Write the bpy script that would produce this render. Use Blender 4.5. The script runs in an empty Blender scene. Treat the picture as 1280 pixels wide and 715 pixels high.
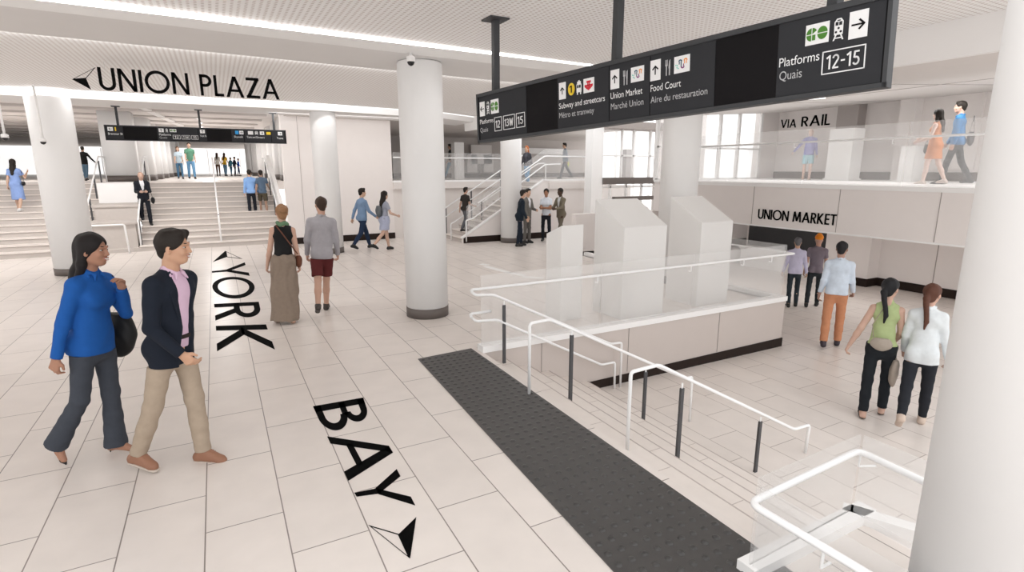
import bpy, bmesh, math, random
import numpy as np
from mathutils import Vector, Matrix
scene = bpy.context.scene
C = scene.collection
R_ = math.radians
# ------------------------------------------------------------------ camera: eye 2.3 m above the concourse floor
EYE = 2.3
cam_d = bpy.data.cameras.new('camera'); cam = bpy.data.objects.new('camera', cam_d); C.objects.link(cam); scene.camera = cam
cam_d.sensor_width = 36; cam_d.lens = 680 / 1280 * 36; cam_d.clip_start = .05; cam_d.clip_end = 400
cam.location = (0, 0, EYE); cam.rotation_euler = (R_(90 - 12.118), 0, R_(-28.205))
# ------------------------------------------------------------------ light and exposure
scene.view_settings.view_transform = 'Standard'; scene.view_settings.look = 'None'
scene.view_settings.exposure = -.46; scene.view_settings.gamma = 1.0; scene.view_settings.use_curve_mapping = False
world = bpy.data.worlds.new('daylight'); scene.world = world; world.use_nodes = True
bgn = world.node_tree.nodes['Background']; bgn.inputs[0].default_value = (1, .997, .995, 1); bgn.inputs[1].default_value = 2.3
def area(name, loc, size, power, rot=(0, 0, 0), col=(1, .99, .98)):
    l = bpy.data.lights.new(name, 'AREA'); l.shape = 'RECTANGLE'; l.size, l.size_y = size; l.energy = power; l.color = col
    o = bpy.data.objects.new(name, l); C.objects.link(o); o.location = loc; o.rotation_euler = rot; return o
# cove lamps: the bright lines along both ceiling beams; all other strips are added fill light
area('cove_and_fill_lamp', (-3.2, 7.13, 3.94), (21.5, .03), 110, (R_(20), 0, R_(3.1)))
area('cove_and_fill_lamp', (-3.2, 15.12, 3.94), (21.5, .03), 80, (R_(20), 0, R_(1)))
area('cove_and_fill_lamp', (-3.2, 9.02, 3.93), (21.5, .06), 260, (R_(50), 0, R_(4.4)))  # no cove here: added out of sight to brighten the far columns
area('back_wall_fill', (3.6, 16.35, 3.75), (4.4, .08), 30, (R_(48), 0, 0))  # added to brighten the back wall, no fitting there
area('hall_fill', (-3.5, 17.5, 4.2), (9, .1), 260, (R_(25), 0, 0))  # fill strip added behind the far beam
area('hall_fill', (-10, 27, 4.2), (12, .2), 420)  # added to lift the dark left part of the hall
area('hall_fill', (-.3, 32, 4.2), (.1, 16), 520)  # added to brighten the deep hall and its piers
area('gallery_fill', (9.5, 20.5, 3.84), (6, .1), 18)  # fill added over the gallery, stands for no real fitting
area('balcony_fill', (13.0, 7.2, 3.82), (.08, 9), 130, (0, R_(-3.7), 0))  # fill added to lighten the balcony wall
area('underside_fill', (12.9, 8.2, 1.03), (.08, 7), 60)  # fill added below the balcony slab, no lamp belongs there
# ------------------------------------------------------------------ materials
MATS = {}
def mat(name, col, rough=.6, noise=.0, scale=8., metal=0., spec=.5, bump=0.):
    key = ('m', name)
    if key in MATS: return MATS[key]
    m = bpy.data.materials.new(name); m.use_nodes = True; nt = m.node_tree; b = nt.nodes['Principled BSDF']
    b.inputs['Roughness'].default_value = rough; b.inputs['Metallic'].default_value = metal
    b.inputs['Specular IOR Level'].default_value = spec; b.inputs['Base Color'].default_value = (*col, 1)
    if noise:
        tx = nt.nodes.new('ShaderNodeTexNoise'); tc = nt.nodes.new('ShaderNodeTexCoord'); nt.links.new(tc.outputs['Object'], tx.inputs['Vector'])
        tx.inputs['Scale'].default_value = scale; tx.inputs['Detail'].default_value = 5
        r = nt.nodes.new('ShaderNodeMapRange'); r.inputs[3].default_value = 1 - noise; r.inputs[4].default_value = 1 + noise
        nt.links.new(tx.outputs[0], r.inputs[0])
        x = nt.nodes.new('ShaderNodeMix'); x.data_type = 'RGBA'; x.blend_type = 'MULTIPLY'; x.inputs[0].default_value = 1
        x.inputs[6].default_value = (*col, 1); nt.links.new(r.outputs[0], x.inputs[7]); nt.links.new(x.outputs[2], b.inputs['Base Color'])
        if bump:
            bp = nt.nodes.new('ShaderNodeBump'); bp.inputs['Strength'].default_value = bump; bp.inputs['Distance'].default_value = .01
            nt.links.new(tx.outputs[0], bp.inputs['Height']); nt.links.new(bp.outputs[0], b.inputs['Normal'])
    MATS[key] = m; return m
def fabric(kind, col, rough=.8, noise=.1):
    sc = {'cloth': 22, 'skin': 14, 'hair': 70, 'leather': 30}.get(kind, 20)
    m = mat('%s %.3f %.3f %.3f' % ((kind,) + tuple(col)), col, rough, noise, sc, spec=.25, bump=.15 if kind in ('cloth', 'hair') else 0)
    if kind == 'skin':
        b = m.node_tree.nodes['Principled BSDF']; b.inputs['Subsurface Weight'].default_value = .12; b.inputs['Subsurface Radius'].default_value = (.02, .008, .005); b.inputs['Subsurface Scale'].default_value = .3
    return m
def emis(name, col, s):
    m = bpy.data.materials.new(name); m.use_nodes = True; b = m.node_tree.nodes['Principled BSDF']
    b.inputs['Base Color'].default_value = (*col, 1); b.inputs['Emission Color'].default_value = (*col, 1); b.inputs['Emission Strength'].default_value = s; return m
def ghost(name, col, alpha, rough=.3, gl=.0):
    """pane material: part see-through, part milky, with a faint reflection"""
    m = bpy.data.materials.new(name); m.use_nodes = True; nt = m.node_tree; nt.nodes.remove(nt.nodes['Principled BSDF'])
    out = nt.nodes['Material Output']; t = nt.nodes.new('ShaderNodeBsdfTransparent'); d = nt.nodes.new('ShaderNodeBsdfDiffuse'); d.inputs[0].default_value = (*col, 1)
    tr = nt.nodes.new('ShaderNodeBsdfTranslucent'); tr.inputs[0].default_value = (*col, 1)
    a0 = nt.nodes.new('ShaderNodeMixShader'); a0.inputs[0].default_value = .45; nt.links.new(d.outputs[0], a0.inputs[1]); nt.links.new(tr.outputs[0], a0.inputs[2])
    a = nt.nodes.new('ShaderNodeMixShader'); a.inputs[0].default_value = alpha; nt.links.new(t.outputs[0], a.inputs[1]); nt.links.new(a0.outputs[0], a.inputs[2])
    g = nt.nodes.new('ShaderNodeBsdfGlossy'); g.inputs[1].default_value = rough
    b = nt.nodes.new('ShaderNodeMixShader'); b.inputs[0].default_value = gl; nt.links.new(a.outputs[0], b.inputs[1]); nt.links.new(g.outputs[0], b.inputs[2])
    nt.links.new(b.outputs[0], out.inputs[0]); return m
# ------------------------------------------------------------------ objects
def thing(name, label, cat, loc=(0, 0, 0), rot=0., group=None):
    o = bpy.data.objects.new(name, None); C.objects.link(o); o.empty_display_size = .1
    o.location = loc; o.rotation_euler = (0, 0, rot); o['label'] = label; o['category'] = cat
    if group: o['group'] = group
    return o
def tag(o, label, cat, group=None, kind=None):
    o['label'] = label; o['category'] = cat
    if group: o['group'] = group
    if kind: o['kind'] = kind
    return o
def obj(name, bm, m, parent=None, smooth=False):
    me = bpy.data.meshes.new(name); bmesh.ops.recalc_face_normals(bm, faces=bm.faces); bm.to_mesh(me); bm.free()
    for x in (m if isinstance(m, (list, tuple)) else [m]): me.materials.append(x)
    if smooth:
        for p in me.polygons: p.use_smooth = True
    o = bpy.data.objects.new(name, me); C.objects.link(o)
    if parent: o.parent = parent
    return o
def struct(name, bm, m, smooth=False):
    o = obj(name, bm, m, None, smooth); o['kind'] = 'structure'; return o
def box(bm, x0, x1, y0, y1, z0, z1, mi=0):
    v = [bm.verts.new(p) for p in ((x0, y0, z0), (x1, y0, z0), (x1, y1, z0), (x0, y1, z0), (x0, y0, z1), (x1, y0, z1), (x1, y1, z1), (x0, y1, z1))]
    for f in ((0, 3, 2, 1), (4, 5, 6, 7), (0, 1, 5, 4), (1, 2, 6, 5), (2, 3, 7, 6), (3, 0, 4, 7)): bm.faces.new([v[i] for i in f]).material_index = mi
def bxm(*a):
    bm = bmesh.new(); box(bm, *a); return bm
def prism(bm, pts, ax, a, b, mi=0):
    """extrude a polygon given in the two other axes along axis ax from a to b"""
    def P(p, t):
        q = list(p); q.insert(ax, t); return q
    v0 = [bm.verts.new(P(p, a)) for p in pts]; v1 = [bm.verts.new(P(p, b)) for p in pts]; n = len(pts)
    bm.faces.new(v0[::-1]).material_index = mi; bm.faces.new(v1).material_index = mi
    for i in range(n): bm.faces.new((v0[i], v0[(i + 1) % n], v1[(i + 1) % n], v1[i])).material_index = mi
def lathe(bm, prof, cx, cy, seg=48, mi=0):
    rings = [[bm.verts.new((cx + r * math.cos(2 * math.pi * i / seg), cy + r * math.sin(2 * math.pi * i / seg), z)) for i in range(seg)] for r, z in prof]
    for a, b in zip(rings[:-1], rings[1:]):
        for i in range(seg): bm.faces.new((a[i], a[(i + 1) % seg], b[(i + 1) % seg], b[i])).material_index = mi
    bm.faces.new(rings[0][::-1]).material_index = mi; bm.faces.new(rings[-1]).material_index = mi
def fillet(pts, r, n=5):
    pts = [Vector(p) for p in pts]; out = [pts[0]]
    for a, b, c in zip(pts[:-2], pts[1:-1], pts[2:]):
        u = (a - b); w = (c - b); rr = min(r, u.length * .45, w.length * .45); p = b + u.normalized() * rr; q = b + w.normalized() * rr
        for i in range(n + 1):
            t = i / n; out.append((1 - t) ** 2 * p + 2 * t * (1 - t) * b + t * t * q)
    out.append(pts[-1]); return out
def tube(bm, pts, r, seg=12, mi=0, cap=True):
    pts = [Vector(p) for p in pts]; rings = []; N = None
    for i, p in enumerate(pts):
        d = (pts[min(i + 1, len(pts) - 1)] - pts[max(i - 1, 0)]).normalized()
        if N is None: N = d.cross(Vector((0, 0, 1))); N = N if N.length > .1 else d.cross(Vector((1, 0, 0)))
        N = (N - d * N.dot(d)).normalized(); B = d.cross(N)
        rings.append([bm.verts.new(p + r * (math.cos(2 * math.pi * k / seg) * N + math.sin(2 * math.pi * k / seg) * B)) for k in range(seg)])
    for a, b in zip(rings[:-1], rings[1:]):
        for i in range(seg): bm.faces.new((a[i], a[(i + 1) % seg], b[(i + 1) % seg], b[i])).material_index = mi
    if cap: bm.faces.new(rings[0][::-1]).material_index = mi; bm.faces.new(rings[-1]).material_index = mi
def beam(bm, a, b, w, t, up=(0, 0, 1), mi=0):
    """rectangular bar from a to b, w across, t along up"""
    a, b = Vector(a), Vector(b); d = (b - a).normalized(); s = d.cross(Vector(up)).normalized() * w / 2; u = s.cross(d).normalized() * t / 2
    v = [bm.verts.new(q) for p in (a, b) for q in (p - s - u, p + s - u, p + s + u, p - s + u)]
    for f in ((0, 1, 2, 3), (4, 7, 6, 5), (0, 4, 5, 1), (1, 5, 6, 2), (2, 6, 7, 3), (3, 7, 4, 0)): bm.faces.new([v[i] for i in f]).material_index = mi
# ------------------------------------------------------------------ figures: smooth implicit surfaces meshed by surface nets
V = lambda *a: np.array(a, dtype=np.float64)
def nrm(v):
    v = np.asarray(v, float); return v / (np.linalg.norm(v) + 1e-9)
class Field:
    """signed distance field on a grid; shapes are blended in one after another"""
    def __init__(s, lo, hi, h):
        s.h = h; s.lo = np.array(lo, float); n = np.ceil((np.array(hi) - s.lo) / h).astype(int) + 1
        s.n = n; s.D = np.full(tuple(n), 0.2, np.float32)
    def box(s, lo, hi):
        i0 = np.clip(np.floor((np.array(lo) - s.lo) / s.h).astype(int), 0, s.n - 1)
        i1 = np.clip(np.ceil((np.array(hi) - s.lo) / s.h).astype(int) + 1, 1, s.n)
        sl = tuple(slice(a, b) for a, b in zip(i0, i1))
        ax = [(s.lo[k] + s.h * np.arange(i0[k], i1[k])).astype(np.float32) for k in range(3)]
        return sl, ax[0][:, None, None], ax[1][None, :, None], ax[2][None, None, :]
    def merge(s, sl, d, k, op='add'):
        A = s.D[sl]
        if op == 'add':
            hh = np.clip(0.5 + 0.5 * (A - d) / k, 0, 1); s.D[sl] = A * (1 - hh) + d * hh - k * hh * (1 - hh)
        else:   # carve away
            hh = np.clip(0.5 - 0.5 * (A + d) / k, 0, 1); s.D[sl] = A * (1 - hh) - d * hh + k * hh * (1 - hh)
    def cone(s, a, b, ra, rb, k=.02, flat=1.0, ax=None, cut=None, cuta=None, op='add', mat=None):
        """tapered limb from a to b; flat squeezes it along axis ax; cut ends it square at b"""
        a = np.asarray(a, float); b = np.asarray(b, float); m = max(ra, rb) + max(k, s.h * 2.5) + .004
        sl, X, Y, Z = s.box(np.minimum(a, b) - m, np.maximum(a, b) + m)
        d0 = b - a; L2 = float(d0 @ d0) + 1e-9
        px, py, pz = X - a[0], Y - a[1], Z - a[2]
        t = np.clip((px * d0[0] + py * d0[1] + pz * d0[2]) / L2, 0, 1)
        qx, qy, qz = px - t * d0[0], py - t * d0[1], pz - t * d0[2]
        r = ra + (rb - ra) * t
        if flat != 1.0:
            e = nrm(ax); c = qx * e[0] + qy * e[1] + qz * e[2]; f = (1 / flat ** 2 - 1)
            q = np.sqrt(qx * qx + qy * qy + qz * qz + f * c * c); d = (q - r) * (flat if flat < 1 else 1)
        else:
            d = np.sqrt(qx * qx + qy * qy + qz * qz) - r
        L = math.sqrt(L2); e = d0 / L
        if cut is not None: d = np.maximum(d, px * e[0] + py * e[1] + pz * e[2] - L - cut)
        if cuta is not None: d = np.maximum(d, -(px * e[0] + py * e[1] + pz * e[2]) - cuta)
        s.merge(sl, d.astype(np.float32), k, op)
    def ell(s, c, r, R=None, k=.015, op='add'):
        c = np.asarray(c, float); r = np.asarray(r, float); m = r.max() + k + s.h * 2.5
        sl, X, Y, Z = s.box(c - m, c + m)
        x, y, z = X - c[0], Y - c[1], Z - c[2]
        if R is not None:
            x, y, z = (x * R[0, i] + y * R[1, i] + z * R[2, i] for i in range(3))
        q = np.sqrt((x / r[0]) ** 2 + (y / r[1]) ** 2 + (z / r[2]) ** 2)
        g = np.sqrt((x / r[0] ** 2) ** 2 + (y / r[1] ** 2) ** 2 + (z / r[2] ** 2) ** 2) + 1e-6
        s.merge(sl, (q * (q - 1) / g).astype(np.float32), k, op)
    def plane(s, p, n):                        # keep the side the normal points away from
        n = nrm(n); X, Y, Z = s.box(s.lo, s.lo + s.h * (s.n - 1))[1:]
        s.D = np.maximum(s.D, ((X - p[0]) * n[0] + (Y - p[1]) * n[1] + (Z - p[2]) * n[2]).astype(np.float32))
    def fold(s, amp, fx, fy, fz, ph=0.):
        X, Y, Z = s.box(s.lo, s.lo + s.h * (s.n - 1))[1:]
        w = np.sin(fx * X + 1.7 * np.sin(9 * Z + ph) + ph) * np.sin(fy * Y + fz * Z + ph * 2.1 + 1.3 * np.sin(11 * X))
        s.D += (amp * w).astype(np.float32)
    def mesh(s):
        D = s.D; D[0], D[-1], D[:, 0], D[:, -1], D[:, :, 0], D[:, :, -1] = .1, .1, .1, .1, .1, .1
        I = D < 0
        nx, ny, nz = D.shape
        c8 = [I[i:nx - 1 + i, j:ny - 1 + j, k:nz - 1 + k] for i in (0, 1) for j in (0, 1) for k in (0, 1)]
        cnt = sum(c.astype(np.int8) for c in c8); act = (cnt > 0) & (cnt < 8)
        ids = np.full(act.shape, -1, np.int64); cells = np.argwhere(act); ids[act] = np.arange(len(cells))
        acc = np.zeros((len(cells), 3)); num = np.zeros(len(cells))
        offs = [(i, j, k) for i in (0, 1) for j in (0, 1) for k in (0, 1)]
        val = {o: D[cells[:, 0] + o[0], cells[:, 1] + o[1], cells[:, 2] + o[2]].astype(float) for o in offs}
        for a in offs:
            for ax in range(3):
                if a[ax] == 0:
                    b = list(a); b[ax] = 1; b = tuple(b); va, vb = val[a], val[b]
                    m = (va < 0) != (vb < 0); t = np.where(m, va / (va - vb + 1e-12), 0)
                    p = np.array(a, float)[None, :] + np.zeros((len(cells), 1)); p[:, ax] += t
                    acc += np.where(m[:, None], p, 0); num += m
        P = s.lo + s.h * (cells + acc / num[:, None])
        F = []
        for ax in range(3):
            o1, o2 = (ax + 1) % 3, (ax + 2) % 3
            A = I.take(range(0, D.shape[ax] - 1), ax); B = I.take(range(1, D.shape[ax]), ax)
            e = np.argwhere(A != B); e = e[(e[:, o1] > 0) & (e[:, o2] > 0) & (e[:, o1] < D.shape[o1] - 1) & (e[:, o2] < D.shape[o2] - 1)]
            if not len(e): continue
            ins = A[e[:, 0], e[:, 1], e[:, 2]]
            q = []
            for d1, d2 in ((1, 1), (0, 1), (0, 0), (1, 0)):
                c = e.copy(); c[:, o1] -= d1; c[:, o2] -= d2; q.append(ids[c[:, 0], c[:, 1], c[:, 2]])
            q = np.stack(q, 1); q[~ins] = q[~ins][:, ::-1]; F.append(q)
        F = np.concatenate(F) if F else np.zeros((0, 4), int)
        return P, F
def net_obj(name, field, m, parent):
    P, F = field.mesh()
    me = bpy.data.meshes.new(name); me.vertices.add(len(P)); me.vertices.foreach_set('co', P.astype(np.float32).ravel())
    me.loops.add(4 * len(F)); me.loops.foreach_set('vertex_index', F.astype(np.int32).ravel())
    me.polygons.add(len(F)); me.polygons.foreach_set('loop_start', np.arange(0, 4 * len(F), 4, dtype=np.int32))
    me.polygons.foreach_set('use_smooth', np.ones(len(F), bool)); me.update(calc_edges=True); me.validate()
    me.materials.append(m); o = bpy.data.objects.new(name, me); C.objects.link(o); o.parent = parent
    return o
def rotz(a):
    c, s_ = math.cos(a), math.sin(a); return np.array([[c, -s_, 0], [s_, c, 0], [0, 0, 1]])
def rotx(a):
    c, s_ = math.cos(a), math.sin(a); return np.array([[1, 0, 0], [0, c, -s_], [0, s_, c]])

def person(label, loc, az, H=1.75, fem=False, res=.012, skin=(.62, .40, .29), hair='short', hair_col=(.02, .015, .012),
           legL=(15, 8), legR=(-15, 12), footL=0, footR=0, armL=(-15, 8, 12, 0), armR=(15, 8, 15, 0), lean=2, spread=0,
           headyaw=0, headpitch=0, headroll=0, top='shirt', top_col=(.5, .5, .5), sleeve='long', tail=.0, bottom='trousers', bot_col=(.05, .05, .06),
           leg_w=1.0, hem=None, shoes='shoe', shoe_col=(.03, .03, .03), inner_col=None, group=None, build=1.0,
           bag=None, bag_col=(.03, .03, .03), extras=(), scarf_col=None, face=0, mid=None, twist=0, grip=.5, skirt_w=.22, belt=None):
    S = H / 1.75; root = thing('person', label, 'person', loc, -R_(az), group); h = res / S
    # ---- skeleton (metres for a 1.75 m figure, facing +Y, own right hand at +X)
    sw = (.134 if fem else .158) * build; hw = .085
    J = {}; hipz = .93
    def leg(side, fl, kn, fp):
        a, k = R_(fl), R_(fl - kn); hip = V(side * hw, 0, hipz); sp = side * .03 + side * spread
        knee = hip + .43 * nrm(V(sp, math.sin(a), -math.cos(a))); ank = knee + .42 * nrm(V(sp * .3, math.sin(k), -math.cos(k)))
        f = R_(fp); fd = V(side * .1, math.cos(f), -math.sin(f)); fd = nrm(fd); up = V(0, math.sin(f), math.cos(f))
        heel = ank - .035 * fd - .045 * up; toe = ank + .135 * fd - .055 * up
        return hip, knee, ank, heel, toe, fd, up
    Lg = {-1: leg(-1, *legL, footL), 1: leg(1, *legR, footR)}
    low = min(min(g[3][2] - .035, g[4][2] - .026) for g in Lg.values())
    dz = -low
    Lg = {s_: tuple((p + V(0, 0, dz)) if i < 5 else p for i, p in enumerate(g)) for s_, g in Lg.items()}
    P0 = V(0, 0, hipz + dz)
    ln = R_(lean); TW = rotz(R_(twist)); T = TW @ rotx(-ln)
    tp = lambda x, y, z: P0 + T @ V(x, y, z - hipz)
    def arm(side, fl, ab, el, inn):
        sh = tp(side * sw, -.005, 1.388); a, b, c = R_(fl), R_(ab), R_(inn)
        ud = TW @ V(side * math.sin(b), math.sin(a) * math.cos(b), -math.cos(a) * math.cos(b)); e = sh + .285 * ud
        a2 = a + R_(el); b2 = b - c
        fd = TW @ V(side * math.sin(b2), math.sin(a2) * math.cos(b2), -math.cos(a2) * math.cos(b2)); w = e + .245 * fd
        return sh, e, w, ud, fd
    Ar = {-1: arm(-1, *armL), 1: arm(1, *armR)}
    HR = TW @ rotz(R_(-headyaw)) @ rotx(R_(headpitch)); RY = np.array([[math.cos(R_(headroll)), 0, math.sin(R_(headroll))], [0, 1, 0], [-math.sin(R_(headroll)), 0, math.cos(R_(headroll))]])
    HR = HR @ RY; nb = tp(0, -.01, 1.47); hc = tp(0, .012, 1.535) + HR @ V(0, .012, .10)
    hd = lambda x, y, z: hc + HR @ V(x, y, z)
    pts = [hc + .2, hc - .2, V(-.25, -.15, 0), V(.25, .15, 0)] + [q for g in Lg.values() for q in g[:5]] + [q + TW @ V(0, 0, 0) for g in Ar.values() for q in g[:3]] + [g[2] + .2 * g[4] for g in Ar.values()]
    lo = np.min(pts, 0) - .13; hi = np.max(pts, 0) + .13; lo[2] = -.03; hi[2] = hc[2] + .2
    mk = lambda f, z0=None, z1=None: Field(V(lo[0], lo[1], lo[2] if z0 is None else z0), V(hi[0], hi[1], hi[2] if z1 is None else z1), h * f)
    xa = TW @ V(1, 0, 0); ya = T @ V(0, 1, 0)
    def torso(F, g, w=.91, z0=.93):
        F.cone(tp(0, -.005, .92), tp(0, 0, 1.02), (.150 if fem else .145) * w + g, (.128 if fem else .135) * w + g, .03, .72, ya)
        F.cone(tp(0, 0, 1.02), tp(0, 0, 1.12), (.128 if fem else .136) * w + g, (.108 if fem else .135) * w + g, .03, .74, ya)
        F.cone(tp(0, 0, 1.12), tp(0, .0, 1.30), (.108 if fem else .135) * w + g, (.132 if fem else .150) * w + g, .04, .72, ya)
        F.cone(tp(-sw * .5, -.01, 1.345), tp(sw * .5, -.01, 1.345), .076 + g, .076 + g, .05)
        F.cone(tp(0, -.01, 1.38), tp(0, -.008, 1.485), .090 + g * .6, .052 + g * .6, .04, .8, ya)
        for sd in (-1, 1):
            F.cone(tp(0, -.012, 1.435), Ar[sd][0], .046 + g * .8, .046 + g * .8, .035)
            if fem: F.ell(tp(sd * .055, .072, 1.28), V(.060, .046, .058) + g * .9, None, .05)
            F.ell(tp(sd * .07, -.065, .93), V(.085, .07, .09) + g, None, .03)
    # ---- body: one continuous skin surface
    B = mk(1)
    torso(B, -.014 if top else -.006)
    kl = .86 if bottom in ('trousers', 'wide', 'slim') else 1.0; ka = .84 if top and sleeve == 'long' else 1.0
    for sd in (-1, 1):
        hip, knee, ank, heel, toe, fd, up = Lg[sd]
        B.cone(hip, knee, .078 * (kl if bottom != 'shorts' else .95), .052 * kl, .03); B.cone(knee, knee + .45 * (ank - knee) + V(0, -.012, 0), .050 * kl, .050 * kl, .02); B.cone(knee + .4 * (ank - knee), ank, .049 * kl, .035, .02)
        B.cone(heel + .005 * up, toe + .004 * up, .032, .022, .02, .8, up)
        B.cone(ank, heel, .034, .03, .02); B.cone(ank, toe, .032, .02, .015)
        sh, e, w, ud, f = Ar[sd]
        B.cone(sh, e, .045 * (.84 if sleeve != 'none' else .95), .037 * ka, .025); B.cone(e, e + .4 * (w - e), .037 * ka, .036 * ka, .015); B.cone(e + .35 * (w - e), w, .036, .024, .015)
        # hand: palm, four unequal bent fingers and a thumb leaving the side of the palm
        inw = nrm(TW @ V(-sd, 0, 0) - f * (f @ (TW @ V(-sd, 0, 0)))); fwd = nrm(np.cross(f, inw)) * (1 if (np.cross(f, inw) @ (TW @ V(0, 1, 0))) > 0 else -1)
        if abs(f[2]) < .5 and fwd[2] < 0: fwd = -fwd
        kn = w + .088 * f
        B.cone(w, w + .03 * f, .024, .024, .012, .75, inw)
        for i, (o, ln_, r) in enumerate(((.030, .070, .0088), (.010, .078, .0092), (-.010, .072, .0088), (-.029, .056, .0078))):
            b0 = kn + fwd * o - f * (.004 if i in (0, 2) else (.012 if i == 3 else 0))
            B.cone(w + .02 * f + fwd * o * .5, b0, .014, .0125, .012)
            g1 = R_(18 + 55 * grip); g2 = R_(35 + 110 * grip)
            m1 = b0 + ln_ * .52 * (f * math.cos(g1) + inw * math.sin(g1)); m2 = m1 + ln_ * .5 * (f * math.cos(g2) + inw * math.sin(g2))
            B.cone(b0, m1, r + .0012, r, .004); B.cone(m1, m2, r, r - .0018, .003)
        t0 = w + .028 * f + fwd * .02; t1 = t0 + .038 * nrm(f * .6 + fwd * .75 + inw * .35); t2 = t1 + .032 * nrm(f * .95 + fwd * .15 + inw * .35)
        B.cone(t0, t1, .015, .011, .010); B.cone(t1, t2, .0105, .0085, .004)
    B.cone(nb - V(0, 0, .03), hd(0, -.02, -.05), .056 if not fem else .049, .052 if not fem else .046, .02)
    B.ell(hd(0, -.012, .035), (.073, .090, .083), HR, .02); B.ell(hd(0, .018, -.03), (.060, .068, .078), HR, .03)
    B.cone(hd(0, .045, -.085), hd(0, .060, -.083), .024, .020, .022)                                     # chin
    for sd in (-1, 1):
        B.cone(hd(sd * .045, -.005, -.055), hd(sd * .018, .05, -.087), .020, .018, .02)                   # jaw line
        B.ell(hd(sd * .036, .062, -.022), (.022, .02, .02), HR, .02)                                      # cheek
        B.ell(hd(sd * .077, -.005, -.008), (.010, .019, .031), HR, .006)                                  # ear
        B.ell(hd(sd * .078, .004, -.006), (.006, .010, .016), HR, .004, 'cut') if res < .009 else None
        B.ell(hd(sd * .031, .089, .012), (.018, .012, .012), HR, .012, 'cut')                             # eye socket
        B.cone(hd(sd * .012, .088, .030), hd(sd * .046, .074, .031), .009, .007, .010)                    # brow ridge
    B.cone(hd(0, .086, .016), hd(0, .101, -.022), .009, .0115, .008)                                      # nose
    for sd in (-1, 1): B.ell(hd(sd * .011, .092, -.027), (.008, .008, .007), HR, .006)
    B.ell(hd(0, .085, -.054), (.024, .012, .012), HR, .010)
    sk = fabric('skin', skin, .55, .04)
    body = net_obj('body', B, sk, root)
    # ---- upper garment
    tc = fabric('cloth', top_col, .85, .10)
    wr = .0035 if res < .02 else 0
    z_h = (hem if hem is not None else .86) + dz - .0
    if top:
        F = mk(1.15, z_h - .06 if bottom != 'dress' else 0, hc[2])
        g = .009 if top != 'tank' else .005
        if top in ('jacket', 'suit'): g = .012
        torso(F, g)
        if hem is not None and hem < .90 or top in ('jacket', 'suit', 'shirt', 'loose'):
            zz = hem if hem is not None else .86
            F.cone(tp(0, -.005, 1.12), P0 + V(0, 0, zz - .02 - hipz) + T @ V(0, -.002, 0) * 1, (.125 if not fem else .112) + g, (.148 if not fem else .148) + g + tail, .04, .74, ya)
        for sd in (-1, 1):
            sh, e, w, ud, f = Ar[sd]
            if sleeve in ('long', 'roll', 'short', 'cap'):
                if sleeve in ('long', 'roll'):
                    F.cone(sh, e, .046 + g, .038 + g * .9, .03)
                    fr = 1.0 if sleeve == 'long' else .35
                    F.cone(e, e + (w - e) * fr, .037 + g * .9, (.028 if sleeve == 'long' else .038) + g * .9, .015, cut=.008)
                else:
                    fr = .62 if sleeve == 'short' else .3
                    F.cone(sh, sh + (e - sh) * fr, .051 + g, .050 + g * 1.1, .03, cut=0)
        if wr: F.fold(wr, 31, 23, 26, sw * 40 + loc[0])
        F.plane((0, 0, z_h), (0, 0, -1)) if bottom != 'dress' else None
        if bottom == 'dress':
            zz = z_h; tgt = V(0, 0, zz); F.cone(tp(0, 0, 1.03), tgt + V(0, .0, -.02), .14 + g, skirt_w, .03, .8, ya, cut=0)
            for sd in (-1, 1): F.cone(Lg[sd][0], Lg[sd][1], .09, .075, .04)
            F.plane((0, 0, zz), (0, 0, -1))
        if sleeve == 'none':
            for sd in (-1, 1): F.ell(Ar[sd][0] + V(sd * .022, 0, .0), (.048, .09, .085), None, .01, 'cut')
        # neck opening
        if top in ('jacket', 'suit'):
            F.cone(tp(0, .15, 1.52), tp(-.004, .18, 1.12), .074, .046 if top == 'jacket' else .030, .01, 2.2, ya, op='cut')
            if hem is None or hem < .95: F.cone(tp(-.004, .18, 1.12), tp(-.01, .19, .78), .046 if top == 'jacket' else .022, .085 if top == 'jacket' else .06, .01, 1.8, ya, op='cut')
            F.ell(tp(0, .02, 1.53), (.064, .075, .06), None, .008, 'cut')
        elif top == 'tank':
            F.ell(tp(0, .09, 1.46), (.085, .10, .09), None, .01, 'cut'); F.ell(tp(0, -.10, 1.50), (.085, .06, .07), None, .01, 'cut')
        elif top == 'vneck':
            F.cone(tp(0, .13, 1.56), tp(0, .15, 1.34), .068, .006, .008, 1.5, ya, op='cut')
        else: F.ell(tp(0, .045, 1.535), (.055, .06, .05), None, .008, 'cut')
        nm = {'jacket': 'jacket', 'suit': 'suit_jacket', 'tank': 'tank_top', 'tee': 't_shirt', 'vneck': 'blouse'}.get(top, 'shirt')
        if bottom == 'dress': nm = 'dress'
        net_obj(nm, F, tc, root)
        if res < .013 and top in ('shirt', 'vneck', 'jacket', 'loose'):     # turned down collar
            col_m = tc if top != 'jacket' else fabric('cloth', inner_col, .8, .08)
            cF = Field(nb - V(.16, .16, .1), nb + V(.16, .16, .14), h)
            for sd in (-1, 1):
                cF.cone(tp(0, -.062, 1.492), tp(sd * .055, -.01, 1.497), .012, .012, .012, ); cF.cone(tp(sd * .055, -.01, 1.497), tp(sd * .030, .062, 1.462), .012, .011, .01)
                cF.cone(tp(sd * .030, .062, 1.462), tp(sd * .052, .083, 1.425), .014, .006, .008)
                cF.cone(tp(sd * .045, -.02, 1.485), tp(sd * .062, .045, 1.450), .012, .011, .012); cF.cone(tp(0, -.075, 1.475), tp(sd * .05, -.03, 1.478), .012, .012, .012)
            net_obj('collar', cF, col_m, root)
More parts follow.
